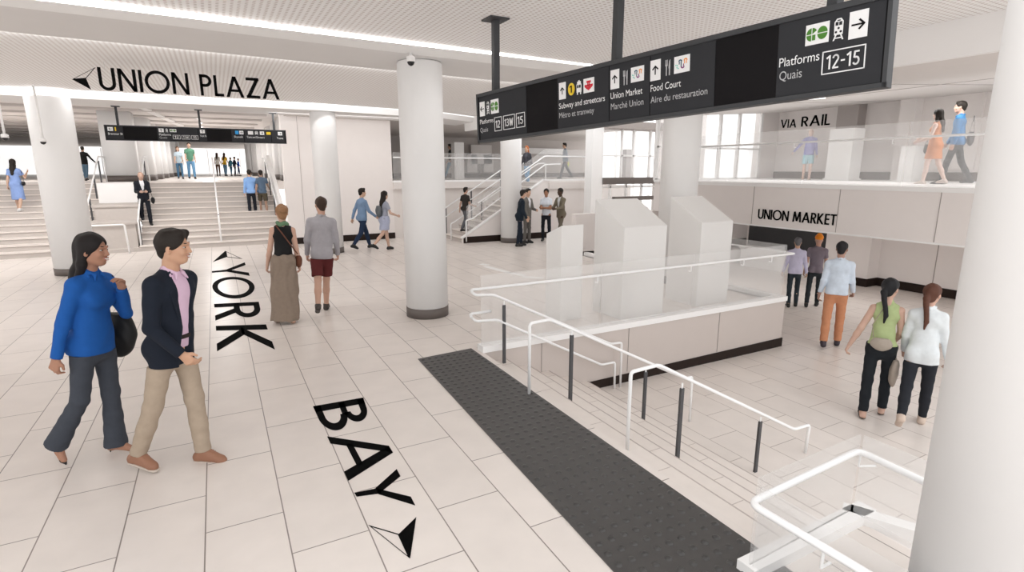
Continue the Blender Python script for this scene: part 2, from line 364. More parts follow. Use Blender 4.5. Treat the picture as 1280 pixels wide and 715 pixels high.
        if inner_col is not None:
            F = mk(1.2, .9 + dz - .1, hc[2]); torso(F, .007)
            F.plane(tp(0, 0, .93), (0, 0, -1)); F.ell(tp(0, .05, 1.54), (.05, .06, .055), None, .006, 'cut')
            net_obj('shirt', F, fabric('cloth', inner_col, .8, .08), root)
        if top == 'jacket' and res < .013:                                   # lapels
            for sd in (-1, 1):
                lF = Field(tp(0, .1, 1.3) - .3, tp(0, .1, 1.3) + .3, h)
                lF.cone(tp(sd * .060, .036, 1.462), tp(sd * .086, .086, 1.33), .018, .026, .01, .3, T @ V(0, 1, 0))
                lF.cone(tp(sd * .086, .086, 1.33), tp(sd * .052, .104, 1.13), .024, .008, .01, .35, T @ V(0, 1, 0))
                net_obj('lapel', lF, tc, root)
    # ---- lower garment
    bc = fabric('cloth', bot_col, .9, .12)
    if bottom and bottom != 'dress':
        wz = 1.03 + dz
        covered = top and z_h < .99 + dz
        F = mk(1.15, 0, wz + .05)
        if bottom in ('trousers', 'wide', 'shorts', 'slim'):
            lw = leg_w
            F.cone(tp(0, -.005, .90), tp(0, 0, 1.02), .146, .130, .03, .74, ya)
            for sd in (-1, 1):
                hip, knee, ank, heel, toe, fd, up = Lg[sd]
                F.ell(tp(sd * .068, -.058, .93), (.086, .076, .095), None, .03)
                if bottom == 'shorts':
                    F.cone(hip, hip + .86 * (knee - hip), .092 * lw, .084 * lw, .03, cut=0)
                else:
                    if bottom == 'slim': r = (.088, .060, .056, .045)
                    elif bottom == 'wide': r = (.086, .064, .066, .086)
                    else: r = (.087, .066, .062, .058)
                    r = [q * lw for q in r]
                    F.cone(hip, knee, r[0], r[1], .03); F.cone(knee, knee + .5 * (ank - knee), r[1], r[2], .02)
                    F.cone(knee + .45 * (ank - knee), ank - V(0, 0, .0) + (ank - knee) * (.06 if bottom == 'wide' else -.03), r[2], r[3], .02, cut=0)
            F.plane((P0 + V(0, 0, 1.035 - hipz)) if not covered else (0, 0, z_h + .003), (0, 0, 1))
            if wr: F.fold(.0028, 21, 24, 46, loc[1])
            nm = {'shorts': 'shorts'}.get(bottom, 'trousers')
        else:  # skirts: straight hang from the waist to the hem
            zh = {'maxi': .05, 'skirt': .55, 'mini': .62}[bottom]
            c = (Lg[-1][1] + Lg[1][1]) / 2 if bottom != 'maxi' else (Lg[-1][2] + Lg[1][2]) / 2
            F.cone(tp(0, 0, 1.04), tp(0, 0, .9), .140, .168, .03, .80, ya)
            for sd in (-1, 1):
                F.ell(tp(sd * .07, -.062, .93), (.095, .085, .10), None, .03); F.cone(Lg[sd][0], Lg[sd][1], .088, .075, .04)
                if bottom == 'maxi': F.cone(Lg[sd][1], Lg[sd][2], .075, .08, .08)
            F.cone(tp(0, 0, .9), V(c[0], c[1], zh - .02), .165, skirt_w, .03, .78, ya, cut=0); F.plane((0, 0, zh), (0, 0, -1)); F.plane(P0 + V(0, 0, 1.035 - hipz), (0, 0, 1))
            if wr: F.fold(.012, 38, 30, 2, loc[1])
            nm = 'skirt'
        net_obj(nm, F, bc, root)
    if belt is not None:
        F = Field(tp(0, 0, 1.02) - .25, tp(0, 0, 1.02) + .25, h); F.cone(tp(0, 0, 1.0), tp(0, 0, 1.03), .147, .150, .01, .76, ya, cut=0, cuta=0)
        net_obj('belt', F, fabric('leather', belt, .5, .02), root)
    # ---- shoes
    sm = fabric('leather', shoe_col, .5, .05)
    for sd in (-1, 1):
        hip, knee, ank, heel, toe, fd, up = Lg[sd]
        F = Field(np.minimum(heel, toe) - .12, np.maximum(heel, toe) + .12, min(h, .02))
        if shoes == 'heel':
            F.cone(heel + .012 * up, toe + .0 * up, .033, .022, .015, .7, up); F.cone(toe, toe + .035 * fd, .024, .010, .01, .6, up)
            F.cone(heel - .01 * fd, heel - .012 * fd - .045 * up, .012, .006, .006)
            F.ell(ank + .035 * fd + .01 * up, (.026, .04, .03), None, .008, 'cut')
        elif shoes == 'sandal':
            F.cone(heel - .014 * up, toe - .008 * up + .02 * fd, .038, .034, .01, .35, up); F.cone(toe + .02 * up - .03 * fd - V(.03, 0, 0), toe + .02 * up - .03 * fd + V(.03, 0, 0), .014, .014, .01)
        else:
            F.cone(heel + .004 * up, toe + .004 * up, .040, .031, .02, .9, up); F.cone(toe, toe + .02 * fd, .033, .024, .015, .8, up)
            F.cone(ank + .0 * up, toe + .01 * up, .042, .028, .02); F.cone(ank, heel, .042, .038, .02)
            F.plane(ank + .022 * up, up)
        F.plane(heel - .036 * up, -up) if shoes != 'heel' else None
        so = net_obj('shoe', F, sm, root)
        if res < .009 and shoes == 'shoe':
            F2 = Field(np.minimum(heel, toe) - .09, np.maximum(heel, toe) + .09, h)
            F2.cone(heel - .012 * up, toe - .010 * up + .02 * fd, .043, .035, .01, .9, up); F2.plane(heel - .018 * up, up); F2.plane(heel - .039 * up, -up)
            net_obj('sole', F2, fabric('leather', (.55, .48, .42) if shoe_col[0] > .1 else (.05, .05, .05), .7, .05), so)
            for q in range(3):
                F3 = Field(ank - .12, ank + .2, h * .8)
                c0 = ank + fd * (.045 + q * .018) - up * (.006 + q * .009); sx = np.cross(fd, up)
                F3.cone(c0 - sx * .02 + up * .026, c0 + sx * .02 + up * .026, .0045, .0045, .004); net_obj('lace', F3, fabric('leather', (.30, .13, .08), .7, .05), so)
    # ---- hair
    hm = fabric('hair', hair_col, .6, .25)
    if hair and hair != 'none':
        F = Field(hc - V(.22, .22, .62), hc + V(.22, .22, .20), h)
        if hair == 'turban':
            F.ell(hd(0, -.015, .065), (.092, .108, .080), HR, .02); F.ell(hd(0, .0, .11), (.06, .08, .06), HR, .02)
        elif hair == 'fringe':
            F.ell(hd(0, -.025, .02), (.080, .090, .075), HR, .02); F.cone(hd(0, -.02, .115), hd(0, .02, .2), .10, .12, .01, op='cut'); F.ell(hd(0, .09, .0), (.09, .09, .2), HR, .008, 'cut'); F.plane(hd(0, 0, .055), HR @ V(0, 0, 1))
        else:
            vol = .009 if hair in ('short', 'crop') else .012
            F.ell(hd(0, -.016, .042), V(.074, .092, .084) + vol, HR, .02)
            if hair == 'short': F.cone(hd(-.035, .058, .100), hd(.035, .050, .104), .026, .028, .03)
            F.cone(hd(0, -.05, .02), hd(0, -.055, -.035), .062, .05 if hair in ('short', 'crop') else .058, .02)
            # keep the face, ears and neck free
            F.ell(hd(0, .085, -.035), (.066, .075, .105), HR, .01, 'cut')
            if hair in ('short', 'crop'):
                for sd in (-1, 1): F.ell(hd(sd * .080, .035, -.045), (.022, .065, .055), HR, .008, 'cut')
            if hair in ('long', 'longl'):
                for sd in (-1, 1):
                    F.cone(hd(sd * .046, -.02, .05), hd(sd * .060, -.045, -.10), .036, .032, .03); F.cone(hd(sd * .060, -.045, -.10), hd(sd * .064, -.075, -.22), .034, .026, .02)
                F.cone(hd(0, -.06, .03), tp(0, -.10, 1.42), .062, .058, .03, .75, V(0, 1, 0)); F.cone(tp(0, -.10, 1.42), tp(0, -.125, 1.26), .070, .045, .03, .5, V(0, 1, 0))
            if hair == 'bun': F.ell(hd(0, -.115, .055), (.055, .05, .05), HR, .012)
            if hair == 'pony':
                F.cone(hd(0, -.10, .03), hd(0, -.135, -.03), .026, .030, .01); F.cone(hd(0, -.135, -.03), tp(-.01, -.135, 1.33), .032, .024, .015); F.cone(tp(-.01, -.135, 1.33), tp(-.02, -.13, 1.24), .024, .008, .01)
            F.fold(.0035, 60, 55, 20, 1.)
        net_obj({'turban': 'turban'}.get(hair, 'hair'), F, hm, root)
    # ---- face details for the near figures
    if face:
        for sd in (-1, 1):
            e = Field(hd(sd * .031, .078, .012) - .03, hd(sd * .031, .078, .012) + .03, .0016)
            e.ell(hd(sd * .031, .0750, .010), (.0115, .0095, .0050), HR, .002); eo = net_obj('eye', e, fabric('eye', (.55, .52, .50), .3, 0), root)
            e = Field(hd(sd * .031, .085, .012) - .02, hd(sd * .031, .085, .012) + .02, .0012)
            e.ell(hd(sd * .032, .0815, .010), (.0062, .0038, .0052), HR, .001); net_obj('iris', e, fabric('iris', (.03, .015, .01), .2, 0), eo)
            e = Field(hd(sd * .03, .09, .03) - .04, hd(sd * .03, .09, .03) + .04, .002)
            e.cone(hd(sd * .015, .0905, .0335), hd(sd * .034, .0835, .0375), .0028, .0034, .002); e.cone(hd(sd * .034, .0835, .0375), hd(sd * .049, .0715, .0325), .0034, .0018, .002); net_obj('eyebrow', e, hm, root)
            e = Field(hd(sd * .03, .09, .015) - .04, hd(sd * .03, .09, .015) + .04, .0016)
            e.cone(hd(sd * .018, .088, .013), hd(sd * .031, .0895, .0185), .0022, .0026, .002); e.cone(hd(sd * .031, .0895, .0185), hd(sd * .045, .082, .014), .0026, .0018, .002); pass
        # smiling mouth: lips around a row of teeth
        lipc = (.42, .16, .14) if fem else (.45, .22, .18)
        e = Field(hd(0, .09, -.055) - .045, hd(0, .09, -.055) + .045, .0016)
        pt = lambda x, z, dy=0: hd(x, .0940 - 9.0 * x * x + dy, -.055 + z)
        for x0, x1 in ((-.028, -.010), (-.010, .010), (.010, .028)):
            f0 = lambda x: .0068 + 4 * x * x; f1 = lambda x: -.0115 + 26 * x * x
            e.cone(pt(x0, f0(x0)), pt(x1, f0(x1)), .0026, .0026, .002); e.cone(pt(x0, f1(x0)), pt(x1, f1(x1)), .0030, .0030, .002)
        net_obj('lips', e, fabric('lips', lipc, .45, 0), root)
        e = Field(hd(0, .09, -.055) - .045, hd(0, .09, -.055) + .045, .0016)
        e.cone(pt(-.021, .0035, -.001), pt(0, -.001, -.001), .0038, .0066, .002); e.cone(pt(0, -.001, -.001), pt(.021, .0035, -.001), .0066, .0038, .002); net_obj('teeth', e, fabric('teeth', (.85, .83, .80), .3, 0), root)
    if scarf_col is not None:
        F = Field(nb - .2, nb + .2, h)
        for a in range(0, 360, 30):
            p = lambda q: tp(.062 * math.sin(R_(q)), -.005 + .062 * math.cos(R_(q)), 1.485 + .012 * math.sin(R_(q * 3)))
            F.cone(p(a), p(a + 30), .026, .026, .02)
        F.fold(.003, 60, 40, 90, 0.); net_obj('scarf', F, scarf_col if not isinstance(scarf_col, tuple) else fabric('cloth', scarf_col, .9, .2), root)
    # ---- carried things are their own top-level objects, placed by the figure's own frame
    W = rotz(-R_(az)) * S; L0 = np.array(loc, float)
    info = dict(root=root, tp=tp, hd=hd, arms=Ar, legs=Lg, w=lambda p: L0 + W @ p, S=S, az=az, TW=TW, ya=ya)
    root.scale = (S, S, S)
    return info

def carried(name, label, cat, info, build_fn, parts):
    """a bag in the frame of the person who carries it"""
    root = thing(name, label, cat, tuple(info['root'].location), -R_(info['az'])); root.scale = info['root'].scale
    build_fn(root, info)
    return root
def limb_chain(name, pts_, r, m, parent, h=.008, flat=1.0, ax=(0, 1, 0), k=.006):
    P = [np.asarray(p, float) for p in pts_]; F = Field(np.min(P, 0) - r - .03, np.max(P, 0) + r + .03, h)
    for a, b in zip(P[:-1], P[1:]): F.cone(a, b, r, r, k, flat, ax)
    return net_obj(name, F, m, parent)
# ------------------------------------------------------------------ a pixel of the 1280x715 photograph to a point on a known plane
_th, _p = R_(28.205), R_(12.118)
_f = Vector((math.sin(_th) * math.cos(_p), math.cos(_th) * math.cos(_p), -math.sin(_p))); _r = Vector((math.cos(_th), -math.sin(_th), 0)); _u = _r.cross(_f)
def ray(px, py): return _f + (px - 640) / 680 * _r - (py - 357.5) / 680 * _u
def atZ(px, py, z=0.): d = ray(px, py); return d * ((z - EYE) / d.z) + Vector((0, 0, EYE))
def atX(px, py, x): d = ray(px, py); return d * (x / d.x) + Vector((0, 0, EYE))
def atY(px, py, y): d = ray(px, py); return d * (y / d.y) + Vector((0, 0, EYE))
LOW = -.85; UP = 1.98; HALL = 1.86
# ------------------------------------------------------------------ surfaces
def tile_mat(name, col, mortar, rough=.30):
    m = bpy.data.materials.new(name); m.use_nodes = True; nt = m.node_tree; b = nt.nodes['Principled BSDF']; L = nt.links
    tc = nt.nodes.new('ShaderNodeTexCoord'); sp = nt.nodes.new('ShaderNodeSeparateXYZ'); cb = nt.nodes.new('ShaderNodeCombineXYZ'); L.new(tc.outputs['Object'], sp.inputs[0])
    ay = nt.nodes.new('ShaderNodeMath'); ay.operation = 'ADD'; ay.inputs[1].default_value = 94 - .38 - .47; L.new(sp.outputs[1], ay.inputs[0])
    ax = nt.nodes.new('ShaderNodeMath'); ax.operation = 'ADD'; ax.inputs[1].default_value = 94 - .19; L.new(sp.outputs[0], ax.inputs[0])
    L.new(ay.outputs[0], cb.inputs[0]); L.new(ax.outputs[0], cb.inputs[1])
    br = nt.nodes.new('ShaderNodeTexBrick'); L.new(cb.outputs[0], br.inputs['Vector']); br.inputs['Scale'].default_value = 1; br.inputs['Mortar Size'].default_value = .0048; br.inputs['Mortar Smooth'].default_value = .3
    br.inputs['Brick Width'].default_value = .94; br.inputs['Row Height'].default_value = .47; br.offset = .5; br.inputs['Bias'].default_value = 0
    c2 = tuple(c * .955 for c in col); br.inputs['Color1'].default_value = (*col, 1); br.inputs['Color2'].default_value = (*c2, 1); br.inputs['Mortar'].default_value = (*mortar, 1)
    nz = nt.nodes.new('ShaderNodeTexNoise'); nz.inputs['Scale'].default_value = 3.2; nz.inputs['Detail'].default_value = 7; L.new(tc.outputs['Object'], nz.inputs[0])
    mr = nt.nodes.new('ShaderNodeMapRange'); mr.inputs[3].default_value = .90; mr.inputs[4].default_value = 1.08; L.new(nz.outputs[0], mr.inputs[0])
    mx = nt.nodes.new('ShaderNodeMix'); mx.data_type = 'RGBA'; mx.blend_type = 'MULTIPLY'; mx.inputs[0].default_value = 1; L.new(br.outputs[0], mx.inputs[6]); L.new(mr.outputs[0], mx.inputs[7])
    L.new(mx.outputs[2], b.inputs['Base Color']); b.inputs['Roughness'].default_value = rough; b.inputs['Specular IOR Level'].default_value = .4; return m
def perforated(name, col, hole, pitch=.066, r=.26):
    m = bpy.data.materials.new(name); m.use_nodes = True; nt = m.node_tree; b = nt.nodes['Principled BSDF']; L = nt.links
    tc = nt.nodes.new('ShaderNodeTexCoord'); vo = nt.nodes.new('ShaderNodeTexVoronoi'); vo.inputs['Scale'].default_value = 1 / pitch; vo.inputs['Randomness'].default_value = 0; vo.voronoi_dimensions = '2D'
    L.new(tc.outputs['Object'], vo.inputs['Vector']); mr = nt.nodes.new('ShaderNodeMapRange'); mr.inputs[1].default_value = r - .06; mr.inputs[2].default_value = r + .06; mr.inputs[3].default_value = 0; mr.inputs[4].default_value = 1
    L.new(vo.outputs['Distance'], mr.inputs[0]); mx = nt.nodes.new('ShaderNodeMix'); mx.data_type = 'RGBA'; mx.inputs[6].default_value = (*hole, 1); mx.inputs[7].default_value = (*col, 1); L.new(mr.outputs[0], mx.inputs[0])
    L.new(mx.outputs[2], b.inputs['Base Color']); b.inputs['Roughness'].default_value = .8; return m
M_floor = tile_mat('pale stone tiles', (.79, .728, .683), (.26, .22, .20))
M_low = tile_mat('lower stone tiles', (.79, .728, .683), (.36, .30, .27))
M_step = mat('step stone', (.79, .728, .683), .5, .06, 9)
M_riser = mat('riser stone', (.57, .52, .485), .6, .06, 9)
M_riserD = mat('dark riser stone', (.46, .41, .38), .6, .06, 9)  # darker stone for the thin strip below each nosing
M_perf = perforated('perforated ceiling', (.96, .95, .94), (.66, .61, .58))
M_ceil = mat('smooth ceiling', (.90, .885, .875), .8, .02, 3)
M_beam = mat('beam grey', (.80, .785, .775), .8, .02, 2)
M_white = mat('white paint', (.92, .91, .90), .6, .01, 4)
M_col = mat('column plaster', (.89, .885, .88), .7, .015, 5)
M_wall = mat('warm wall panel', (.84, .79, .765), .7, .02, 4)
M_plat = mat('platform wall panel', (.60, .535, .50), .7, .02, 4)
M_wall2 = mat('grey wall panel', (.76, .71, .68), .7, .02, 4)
M_seam = mat('panel seam', (.38, .34, .32), .8)
M_base = mat('dark skirting stone', (.022, .013, .010), .6, .1, 10, spec=.2)
M_base2 = mat('grey plinth stone', (.13, .11, .10), .5, .1, 10)
M_dark = mat('dark panel', (.045, .045, .048), .5)
M_rail = mat('white enamel rail', (.93, .93, .93), .3)
M_post = mat('dark metal post', (.075, .075, .08), .45, .1, 20, metal=.3)
M_black = mat('black lettering', (.003, .003, .003), .9, spec=.05)
M_glass = ghost('milky glass', (.97, .97, .97), .16, .08, .03)
M_glass2 = ghost('clear glass', (.97, .97, .97), .22, .1, .05)
M_totem = ghost('frosted body', (.97, .965, .955), .93, .4, .02)
M_sky = emis('bright daylight glazing', (1, 1, 1), 1.0)
# ================================================================== THE SETTING
def slab(name, polys, z0, z1, m):
    bm = bmesh.new()
    for x0, x1, y0, y1 in polys: box(bm, x0, x1, y0, y1, z0, z1)
    return struct(name, bm, m)
SX = 2.82                                                     # top edge of the wide stair
slab('floor', [(-14, SX, -5, 18.6), (SX, 8.78, 6.05, 18.6), (8.78, 19, 12.6, 18.6), (SX, 3.56, -5, 1.79)], -.3, 0, M_floor)
slab('floor_lower', [(SX + .01, 19, -5, 12.6)], LOW - .2, LOW, M_low)
slab('floor_hall', [(-60, 5.3, 22.56, 62)], HALL - .3, HALL, M_floor)
# the wide stair: six risers down to the lower floor
bm = bmesh.new(); TR = .332; RI = .85 / 6
prof = [(SX - .0, LOW), (SX, 0)]
for i in range(5): prof += [(SX + TR * i, -RI * (i + 1)), (SX + TR * (i + 1), -RI * (i + 1))]
prof += [(SX + TR * 5, LOW)]
for i in range(5):
    box(bm, SX + TR * i, SX + TR * (i + 1), -5, 6.05, LOW, -RI * (i + 1), 0)
    for zz in (-RI * (i + 1),):
        box(bm, SX + TR * (i + 1) - .012, SX + TR * (i + 1) + .001, -5, 6.05, zz - .012, zz + .0015, 1)
for k in range(12):                                          # joints across the treads
    for i in range(5):
        yj = -4.5 + k * .94 + (.47 if i % 2 else 0)
        if yj < 6: box(bm, SX + TR * i, SX + TR * (i + 1) - .02, yj, yj + .006, -RI * (i + 1), -RI * (i + 1) + .0015, 1)
struct('stairs_wide', bm, [M_step, mat('tread joint', (.50, .44, .41), .8)])
# risers of dark skirting along the platform wall, seams between its panels
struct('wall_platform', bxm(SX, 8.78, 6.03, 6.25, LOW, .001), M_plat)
bm = bmesh.new()
prism(bm, [(4.36, LOW), (4.22, LOW + .12), (8.785, LOW + .16), (8.785, LOW)], 1, 6.012, 6.029)
box(bm, 8.781, 8.797, 6.012, 12.6, LOW, LOW + .16)
struct('baseboard_platform', bm, M_base)
bm = bmesh.new()
for px, py in ((676, 420), (784, 430), (896, 420)):
    x = atY(px, py, 6.05).x; box(bm, x, x + .008, 6.022, 6.03, LOW + .16, -.0)
struct('trim_1', bm, M_seam)
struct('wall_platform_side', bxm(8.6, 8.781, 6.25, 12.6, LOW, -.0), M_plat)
bm = bmesh.new(); box(bm, SX - .02, 8.80, 6.0, 6.17, 0.001, .085); box(bm, 8.65, 8.80, 6.17, 12.0, 0, .085)
struct('trim_2', bm, M_white)
# near kerb of the stair opening, below the photographer's column
bm = bmesh.new()
a, b_, c = atZ(925, 703, .06), atZ(1059, 631, .06), atZ(1175, 670, .06)
box(bm, a.x, b_.x + .10, a.y - .1, a.y + .02, -.05, .07); beam(bm, (b_.x - .05, b_.y, .0), (c.x, c.y, .0), .10, .14); struct('trim_3', bm, M_white)
struct('wall_near', bxm(SX, 3.56, 1.79, 1.80, LOW, 0), M_wall); struct('wall_near_side', bxm(3.56, 3.57, -5, 1.79, LOW, 0), M_wall)
# ceilings
YB = lambda x, y0, s: y0 + s * x
def quad_slab(name, pts, z0, z1, m):
    bm = bmesh.new(); prism(bm, pts, 2, z0, z1); return struct(name, bm, m)
quad_slab('ceiling', [(-14, 2.2), (7.53, 2.2), (7.53, YB(7.53, 7.30, .055)), (-14, YB(-14, 7.30, .055))], 3.95, 4.05, M_perf)
quad_slab('ceiling_middle', [(-14, YB(-14, 8.80, .077)), (7.53, YB(7.53, 8.80, .077)), (7.53, 17), (-14, 15.3)], 3.95, 4.05, M_perf)
# first beam: white sloped face, grey soffit
bm = bmesh.new(); vs = []
for x in (-14, 7.53):
    vs.append([bm.verts.new(p) for p in ((x, YB(x, 7.30, .055), 3.96), (x, YB(x, 7.34, .055), 3.935), (x, YB(x, 7.46, .075), 3.84), (x, YB(x, 8.80, .077), 3.84), (x, YB(x, 8.80, .077), 4.05), (x, YB(x, 7.30, .055), 4.05))])
n = 6
for i in range(n): bm.faces.new((vs[0][i], vs[0][(i + 1) % n], vs[1][(i + 1) % n], vs[1][i])).material_index = {0: 0, 1: 1, 2: 2}.get(i, 1)
bm.faces.new(vs[0][::-1]); bm.faces.new(vs[1])
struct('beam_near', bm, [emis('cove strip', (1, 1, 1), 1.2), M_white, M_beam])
# second beam further back
bm = bmesh.new(); vs = []
for x, dy in ((-14, -.2), (2.6, 0), (6.2, .6), (7.6, 1.4)):
    vs.append([bm.verts.new(p) for p in ((x, 15.25 + dy, 3.96), (x, 15.28 + dy, 3.93), (x, 15.36 + dy, 3.79), (x, 16.95 + dy, 3.79), (x, 16.95 + dy, 4.7), (x, 15.25 + dy, 4.7))])
for k in range(3):
    for i in range(n): bm.faces.new((vs[k][i], vs[k][(i + 1) % n], vs[k + 1][(i + 1) % n], vs[k + 1][i])).material_index = {0: 0, 1: 1, 2: 2}.get(i, 1)
bm.faces.new(vs[0][::-1]); bm.faces.new(vs[3])
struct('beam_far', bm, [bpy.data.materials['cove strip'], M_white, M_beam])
# right edge of the ceiling and the sloped soffit over the balcony
bm = bmesh.new(); box(bm, 7.53, 7.62, 2.2, 17.4, 3.54, 4.6); struct('beam_right', bm, M_ceil)
bm = bmesh.new(); vv = [bm.verts.new(p) for p in ((7.6, 1.5, 3.545), (17.3, 1.5, 4.18), (17.3, 12.7, 4.18), (7.6, 12.7, 3.545), (7.6, 1.5, 3.7), (17.3, 1.5, 4.33), (17.3, 12.7, 4.33), (7.6, 12.7, 3.7))]
for f in ((0, 3, 2, 1), (4, 5, 6, 7), (0, 1, 5, 4), (1, 2, 6, 5), (2, 3, 7, 6), (3, 0, 4, 7)): bm.faces.new([vv[i] for i in f])
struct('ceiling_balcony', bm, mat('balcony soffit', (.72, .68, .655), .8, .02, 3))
bm = bmesh.new()
for y in (5.6, 8.8): beam(bm, (7.7, y, 3.548), (17.2, y, 4.173), .012, .01)
beam(bm, (12, 1.6, 3.832), (12, 12.6, 3.832), .012, .01); struct('trim_4', bm, M_seam)
bm = bmesh.new(); beam(bm, (11.0, 8.2, 3.755), (11.9, 7.75, 3.815), .05, .02); tag(obj('strip_light', bm, emis('strip lamp', (1, 1, 1), 1.6)), 'thin recessed light strip in the soffit above the balcony', 'light')
# ceiling over the far hall and the gallery
slab('ceiling_hall', [(-60, 5.3, 16.3, 62)], 4.25, 4.4, mat('hall ceiling', (.80, .76, .735), .8, .03, 2))
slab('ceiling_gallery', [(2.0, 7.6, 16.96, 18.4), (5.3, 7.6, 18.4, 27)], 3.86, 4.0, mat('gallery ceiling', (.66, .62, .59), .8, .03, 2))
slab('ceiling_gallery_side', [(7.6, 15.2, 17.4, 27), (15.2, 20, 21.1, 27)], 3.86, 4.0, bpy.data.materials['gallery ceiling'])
bm = bmesh.new()
for k in range(12): box(bm, -14, 1.9, 17.6 + k * 2.4, 17.9 + k * 2.4, 4.19, 4.25)
struct('trim_5', bm, mat('hall ceiling rib', (.62, .58, .56), .8))
bm = bmesh.new(); beam(bm, (-2.2, 17.0, 4.22), (.15, 44, 4.22), .22, .05); struct('trim_6', bm, M_white)
# big wall block between stair hall and gallery stair
bm = bmesh.new(); box(bm, 1.88, 5.22, 18.15, 18.5, 0, 4.2); box(bm, 5.0, 5.22, 18.5, 26.5, 0, 4.2); struct('wall_back', bm, M_wall)
struct('baseboard_back', bxm(1.88, 5.22, 18.13, 18.15, 0, .2), M_base)
bm = bmesh.new(); box(bm, 2.35, 2.36, 18.143, 18.15, .2, 3.86); struct('trim_7', bm, M_seam)
bm = bmesh.new(); prism(bm, [(18.45, 0), (22.6, 0), (22.6, HALL + .95), (18.5, .95)], 0, 1.76, 1.87); struct('wall_stair_side', bm, M_white)
# gallery behind, with its wall
slab('floor_gallery', [(5.22, 9.9, 18.0, 26.5), (9.9, 11.5, 15.8, 26.5), (11.5, 14.5, 18, 26.5), (14.5, 20, 21.2, 26.5)], 1.65, 1.87, M_wall2)
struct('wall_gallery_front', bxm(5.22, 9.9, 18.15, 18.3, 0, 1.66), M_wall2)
struct('wall_gallery_under', bxm(11.4, 15.2, 17.9, 18.05, 0, 1.66), M_wall2); struct('wall_gallery_corner', bxm(9.6, 11.4, 15.9, 16.1, 0, 1.84), M_wall)
struct('baseboard_gallery', bxm(9.95, 11.4, 15.885, 15.9, 0, .2), M_base)
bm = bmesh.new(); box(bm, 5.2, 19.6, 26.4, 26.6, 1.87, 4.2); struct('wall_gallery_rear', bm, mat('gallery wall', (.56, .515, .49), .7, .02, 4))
struct('baseboard_gallery_rear', bxm(5.2, 19.6, 26.36, 26.4, 1.87, 2.1), M_base2)
bm = bmesh.new()
for x0, x1 in ((5.6, 8.6), (10.2, 10.6), (12.2, 12.35)): box(bm, x0, x1, 26.3, 26.4, 2.1, 3.95)
struct('trim_8', bm, bpy.data.materials['gallery wall'])
bm = bmesh.new()
x = atY(574, 200, 23).x; box(bm, x - .3, x + .15, 22.8, 23.2, 1.87, 3.45); struct('pillar_gallery', bm, M_white)
# bright hall end and left glazing: daylight beyond panes
struct('window_1', bxm(-60, 6, 62, 62.1, HALL, 4.2), M_sky)
bm = bmesh.new()
for k in range(14): box(bm, -13 + k * 1.4, -12.94 + k * 1.4, 61.8, 61.9, HALL, 4.2)
struct('trim_9', bm, M_white)
# ------------------------------------------------------------------ piers of the far hall, stepping back
def pier(x, y, w, d, label, z1=4.25, group=None):
    t = thing('square_pier', label, 'pillar', (x, y, HALL), 0, group)
    o = obj('shaft', bxm(-w / 2, w / 2, -d / 2, d / 2, .22, z1 - HALL - .002), M_col, t); obj('plinth', bxm(-w / 2 - .01, w / 2 + .01, -d / 2 - .01, d / 2 + .01, 0, .22), M_base2, t)
pier(-2.84, 24.0, .95, .8, 'broad white pier with dark plinth at the stair head, left of the hanging sign')
yy = [26.5, 30, 33.5, 37.5, 42, 47]
names = ['first', 'second', 'third', 'fourth', 'fifth', 'last and farthest']
for i, y in enumerate(yy): pier(-2.55, y, .95, 1.4, 'white hall pier on the left side, %s behind the broad pier' % names[i], z1=4.25)
for i, y in enumerate([23.6, 26.2, 29, 32.5, 36.5, 42, 49]): pier(2.72, y, .75, 1.3, 'white hall pier on the right side, %s past the stair wall' % (names + ['seventh'])[[0, 1, 2, 3, 4, 6, 5][i]], z1=4.25)
# ------------------------------------------------------------------ the stairs to the hall: two flights with an island between
def flight(name, x0, x1, y0, n, tr, ri, z0=0):
    bm = bmesh.new()
    for i in range(n):
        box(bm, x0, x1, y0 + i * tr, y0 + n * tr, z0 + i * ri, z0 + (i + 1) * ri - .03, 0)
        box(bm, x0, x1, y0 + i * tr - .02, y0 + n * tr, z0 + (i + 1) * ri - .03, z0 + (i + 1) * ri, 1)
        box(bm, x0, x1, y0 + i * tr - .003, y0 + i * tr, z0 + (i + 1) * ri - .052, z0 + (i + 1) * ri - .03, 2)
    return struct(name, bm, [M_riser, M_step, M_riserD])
flight('stairs_left', -14, -3.25, 18.6, 12, .33, HALL / 12)
flight('stairs_hall', -2.08, 1.76, 18.6, 12, .33, HALL / 12)
bm = bmesh.new(); box(bm, -3.25, -2.08, 18.6, 19.8, 0, .10); box(bm, -3.2, -2.12, 18.75, 19.9, .10, .80); box(bm, -3.25, -2.08, 18.7, 19.9, .78, .84); box(bm, -3.2, -2.12, 19.9, 21.0, .84, 1.22); box(bm, -3.25, -2.08, 19.86, 21, 1.2, 1.27)
struct('stair_island', bm, M_riser)
struct('stair_island_cap', bxm(-3.22, -2.10, 21.0, 23, 1.27, HALL + .02), M_white)
